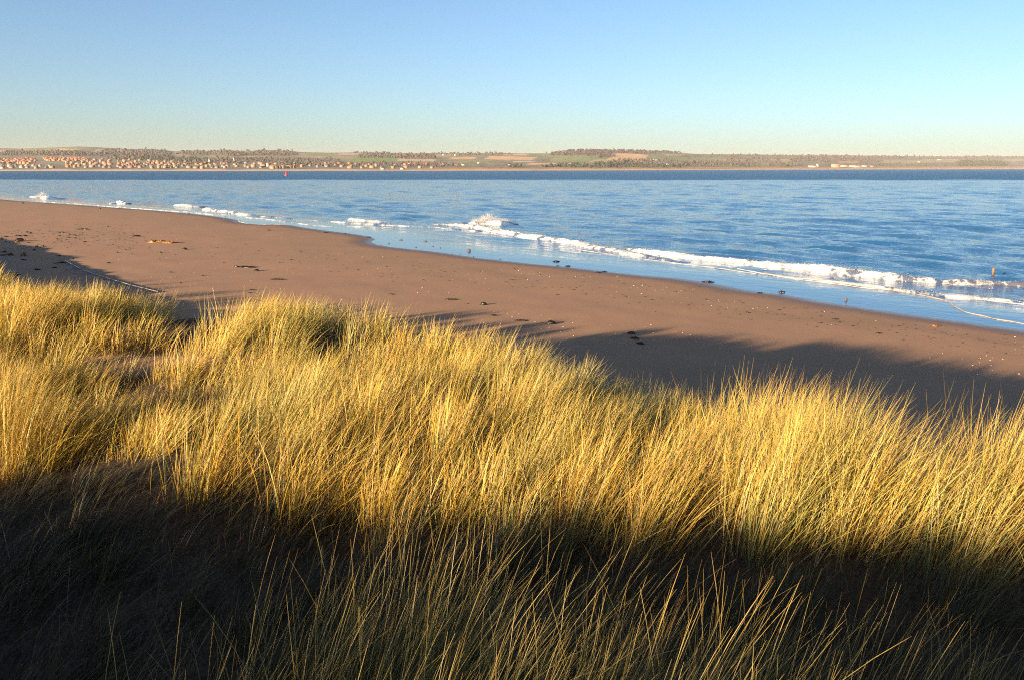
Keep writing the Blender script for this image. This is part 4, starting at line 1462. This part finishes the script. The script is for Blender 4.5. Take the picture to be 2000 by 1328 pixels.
def in_front(x, y, r):
    return r.random(len(x)) < np.where((x > -1.25) & (x < 0.55), 1.0, np.where(x > 0, 0.4, 0.12))


tot = 0
tot += grass('shade-tinted foreground marram grass with only its tips in the sun', fan(2.3, 3.95, 0.5, 0.4), 125, 36, 900, (0.44, 0.78), (0.0024, 0.0043), 7,
             (0.6, 0.6, 2, 2.5, 0.6, 4), 1001, 0.5, (0.24, 0.30), 0.30, 0.2, in_front, tipk=0.8, tipp=2.2)  # shade painted into the blades; yellowed straw tips strengthened to look sunlit
tot += grass('low shade-tinted grass and dead leaves in the hollow before the bank', fan(3.7, 6.4), 360, 40, 4000, (0.2, 0.42), (0.0028, 0.0046), 4,
             (0.4, 0.3, 0.5, 2, 2, 4), 1002, 0.28, (0.3, 0.6), 0.45, 0.16, lambda x, y, r: y < bank_front(x) + 0.2, tipk=0.05)  # blade colour cut far down so the hollow reads as deep shade
tot += grass('tall golden marram grass on the near bank of the dune', fan(4.5, 7.3), 950, 62, 9000, (0.44, 0.78), (0.0027, 0.0043), 5,
             (2.8, 5.4, 3, 2.3, 1.5), 1003, 1.0, (0.18, 0.40), 0.30, 0.13, in_bank, 0.65)
tot += grass('brown dead thatch at the foot of the grass bank', fan(4.6, 7.6), 120, 60, 5000, (0.18, 0.4), (0.003, 0.005), 3,
             (1, 1, 0.3, 0.2, 6), 1004, 1.0, (0.5, 0.9), 0.7, 0.25, in_bank, 0.3, tipk=0.1)
tot += grass('tall marram clump at the right edge of the dune', boxr(3.3, 4.6, 5.7, 6.6), 30, 130, 250, (0.95, 1.25), (0.003, 0.005), 5,
             (4, 4, 3, 1.5, 1), 1005, 1.0, (0.16, 0.5), 0.34, 0.2)
tot += grass('shorter yellow-green marram grass on the middle of the dune', fan(7.0, 10.3), 1000, 50, 9000, (0.28, 0.56), (0.0035, 0.0053), 4,
             (4, 4, 4, 2.2, 1.2), 1007, 1.0, (0.20, 0.45), 0.32, 0.12, gaps(1.3, 0.42, 89), 0.5)
tot += grass('golden marram grass on the dune ridge against the beach', fan(10.2, 16.0), 1500, 68, 20000, (0.34, 0.66), (0.004, 0.0062), 3,
             (4, 5, 4, 1.6, 1), 1009, 1.0, (0.18, 0.45), 0.32, 0.2, gaps(0.9, 0.40, 90), 0.5)
tot += grass('marram grass on the dunes left of and behind the viewpoint', boxr(-34, -7.5, -2, 34), 1000, 22, 1500, (0.45, 0.85), (0.014, 0.024), 3,
             (4, 4, 3, 1.5, 1), 1013, 1.0, (0.25, 0.5), 0.3, 0.3, gaps(0.5, 0.46, 91), 0.8)


def crest_line(rng, n):
    k = rng.random(n)
    return np.interp(k, [0, 0.4, 1], [-6.6, -11.5, -17]) + rng.normal(0, 0.35, n), np.interp(k, [0, 0.4, 1], [15.4, 19.6, 25]) + rng.normal(0, 0.35, n)


tot += grass('scattered tall tufts on the seaward dune crest at the left', crest_line, 34, 150, 10, (0.75, 1.0), (0.012, 0.018), 3,
             (4, 4, 3, 1.5, 1), 1017, 1.0, (0.12, 0.3), 0.2, 0.13)
tot += grass('marram grass on the crest of the dune behind the viewpoint', boxr(-24, 3, -8.5, -3.2), 420, 26, 1500, (0.45, 0.75), (0.010, 0.016), 3,
             (4, 4, 3, 1.5, 1), 1019, 1.0, (0.25, 0.5), 0.3, 0.25)

print('triangles', sum(len(o.data.loops) - 2 * len(o.data.polygons) for o in bpy.data.objects if o.type == 'MESH'))

# ------------------------------------------------------------------ haze
me = bpy.data.meshes.new('haze')
x0, x1, y0, y1, z0, z1 = -14500, 14500, -200, 14700, -45, 172
me.from_pydata([(x, y, z) for z in (z0, z1) for x, y in ((x0, y0), (x1, y0), (x1, y1), (x0, y1))], [],
               [(0, 3, 2, 1), (4, 5, 6, 7), (0, 1, 5, 4), (1, 2, 6, 5), (2, 3, 7, 6), (3, 0, 4, 7)])
hm = bpy.data.materials.new('haze_air')
hm.use_nodes = True
ht = hm.node_tree
ht.nodes.remove(ht.nodes['Principled BSDF'])
pv = ht.nodes.new('ShaderNodeVolumePrincipled')
pv.inputs['Color'].default_value = (0.92, 0.90, 0.90, 1)
pv.inputs['Density'].default_value = 0.000031
pv.inputs['Anisotropy'].default_value = 0.0
ht.links.new(pv.outputs[0], ht.nodes['Material Output'].inputs['Volume'])
me.materials.append(hm)
tag(link('haze', me), 'thin pale haze over the far shore', kind='stuff')
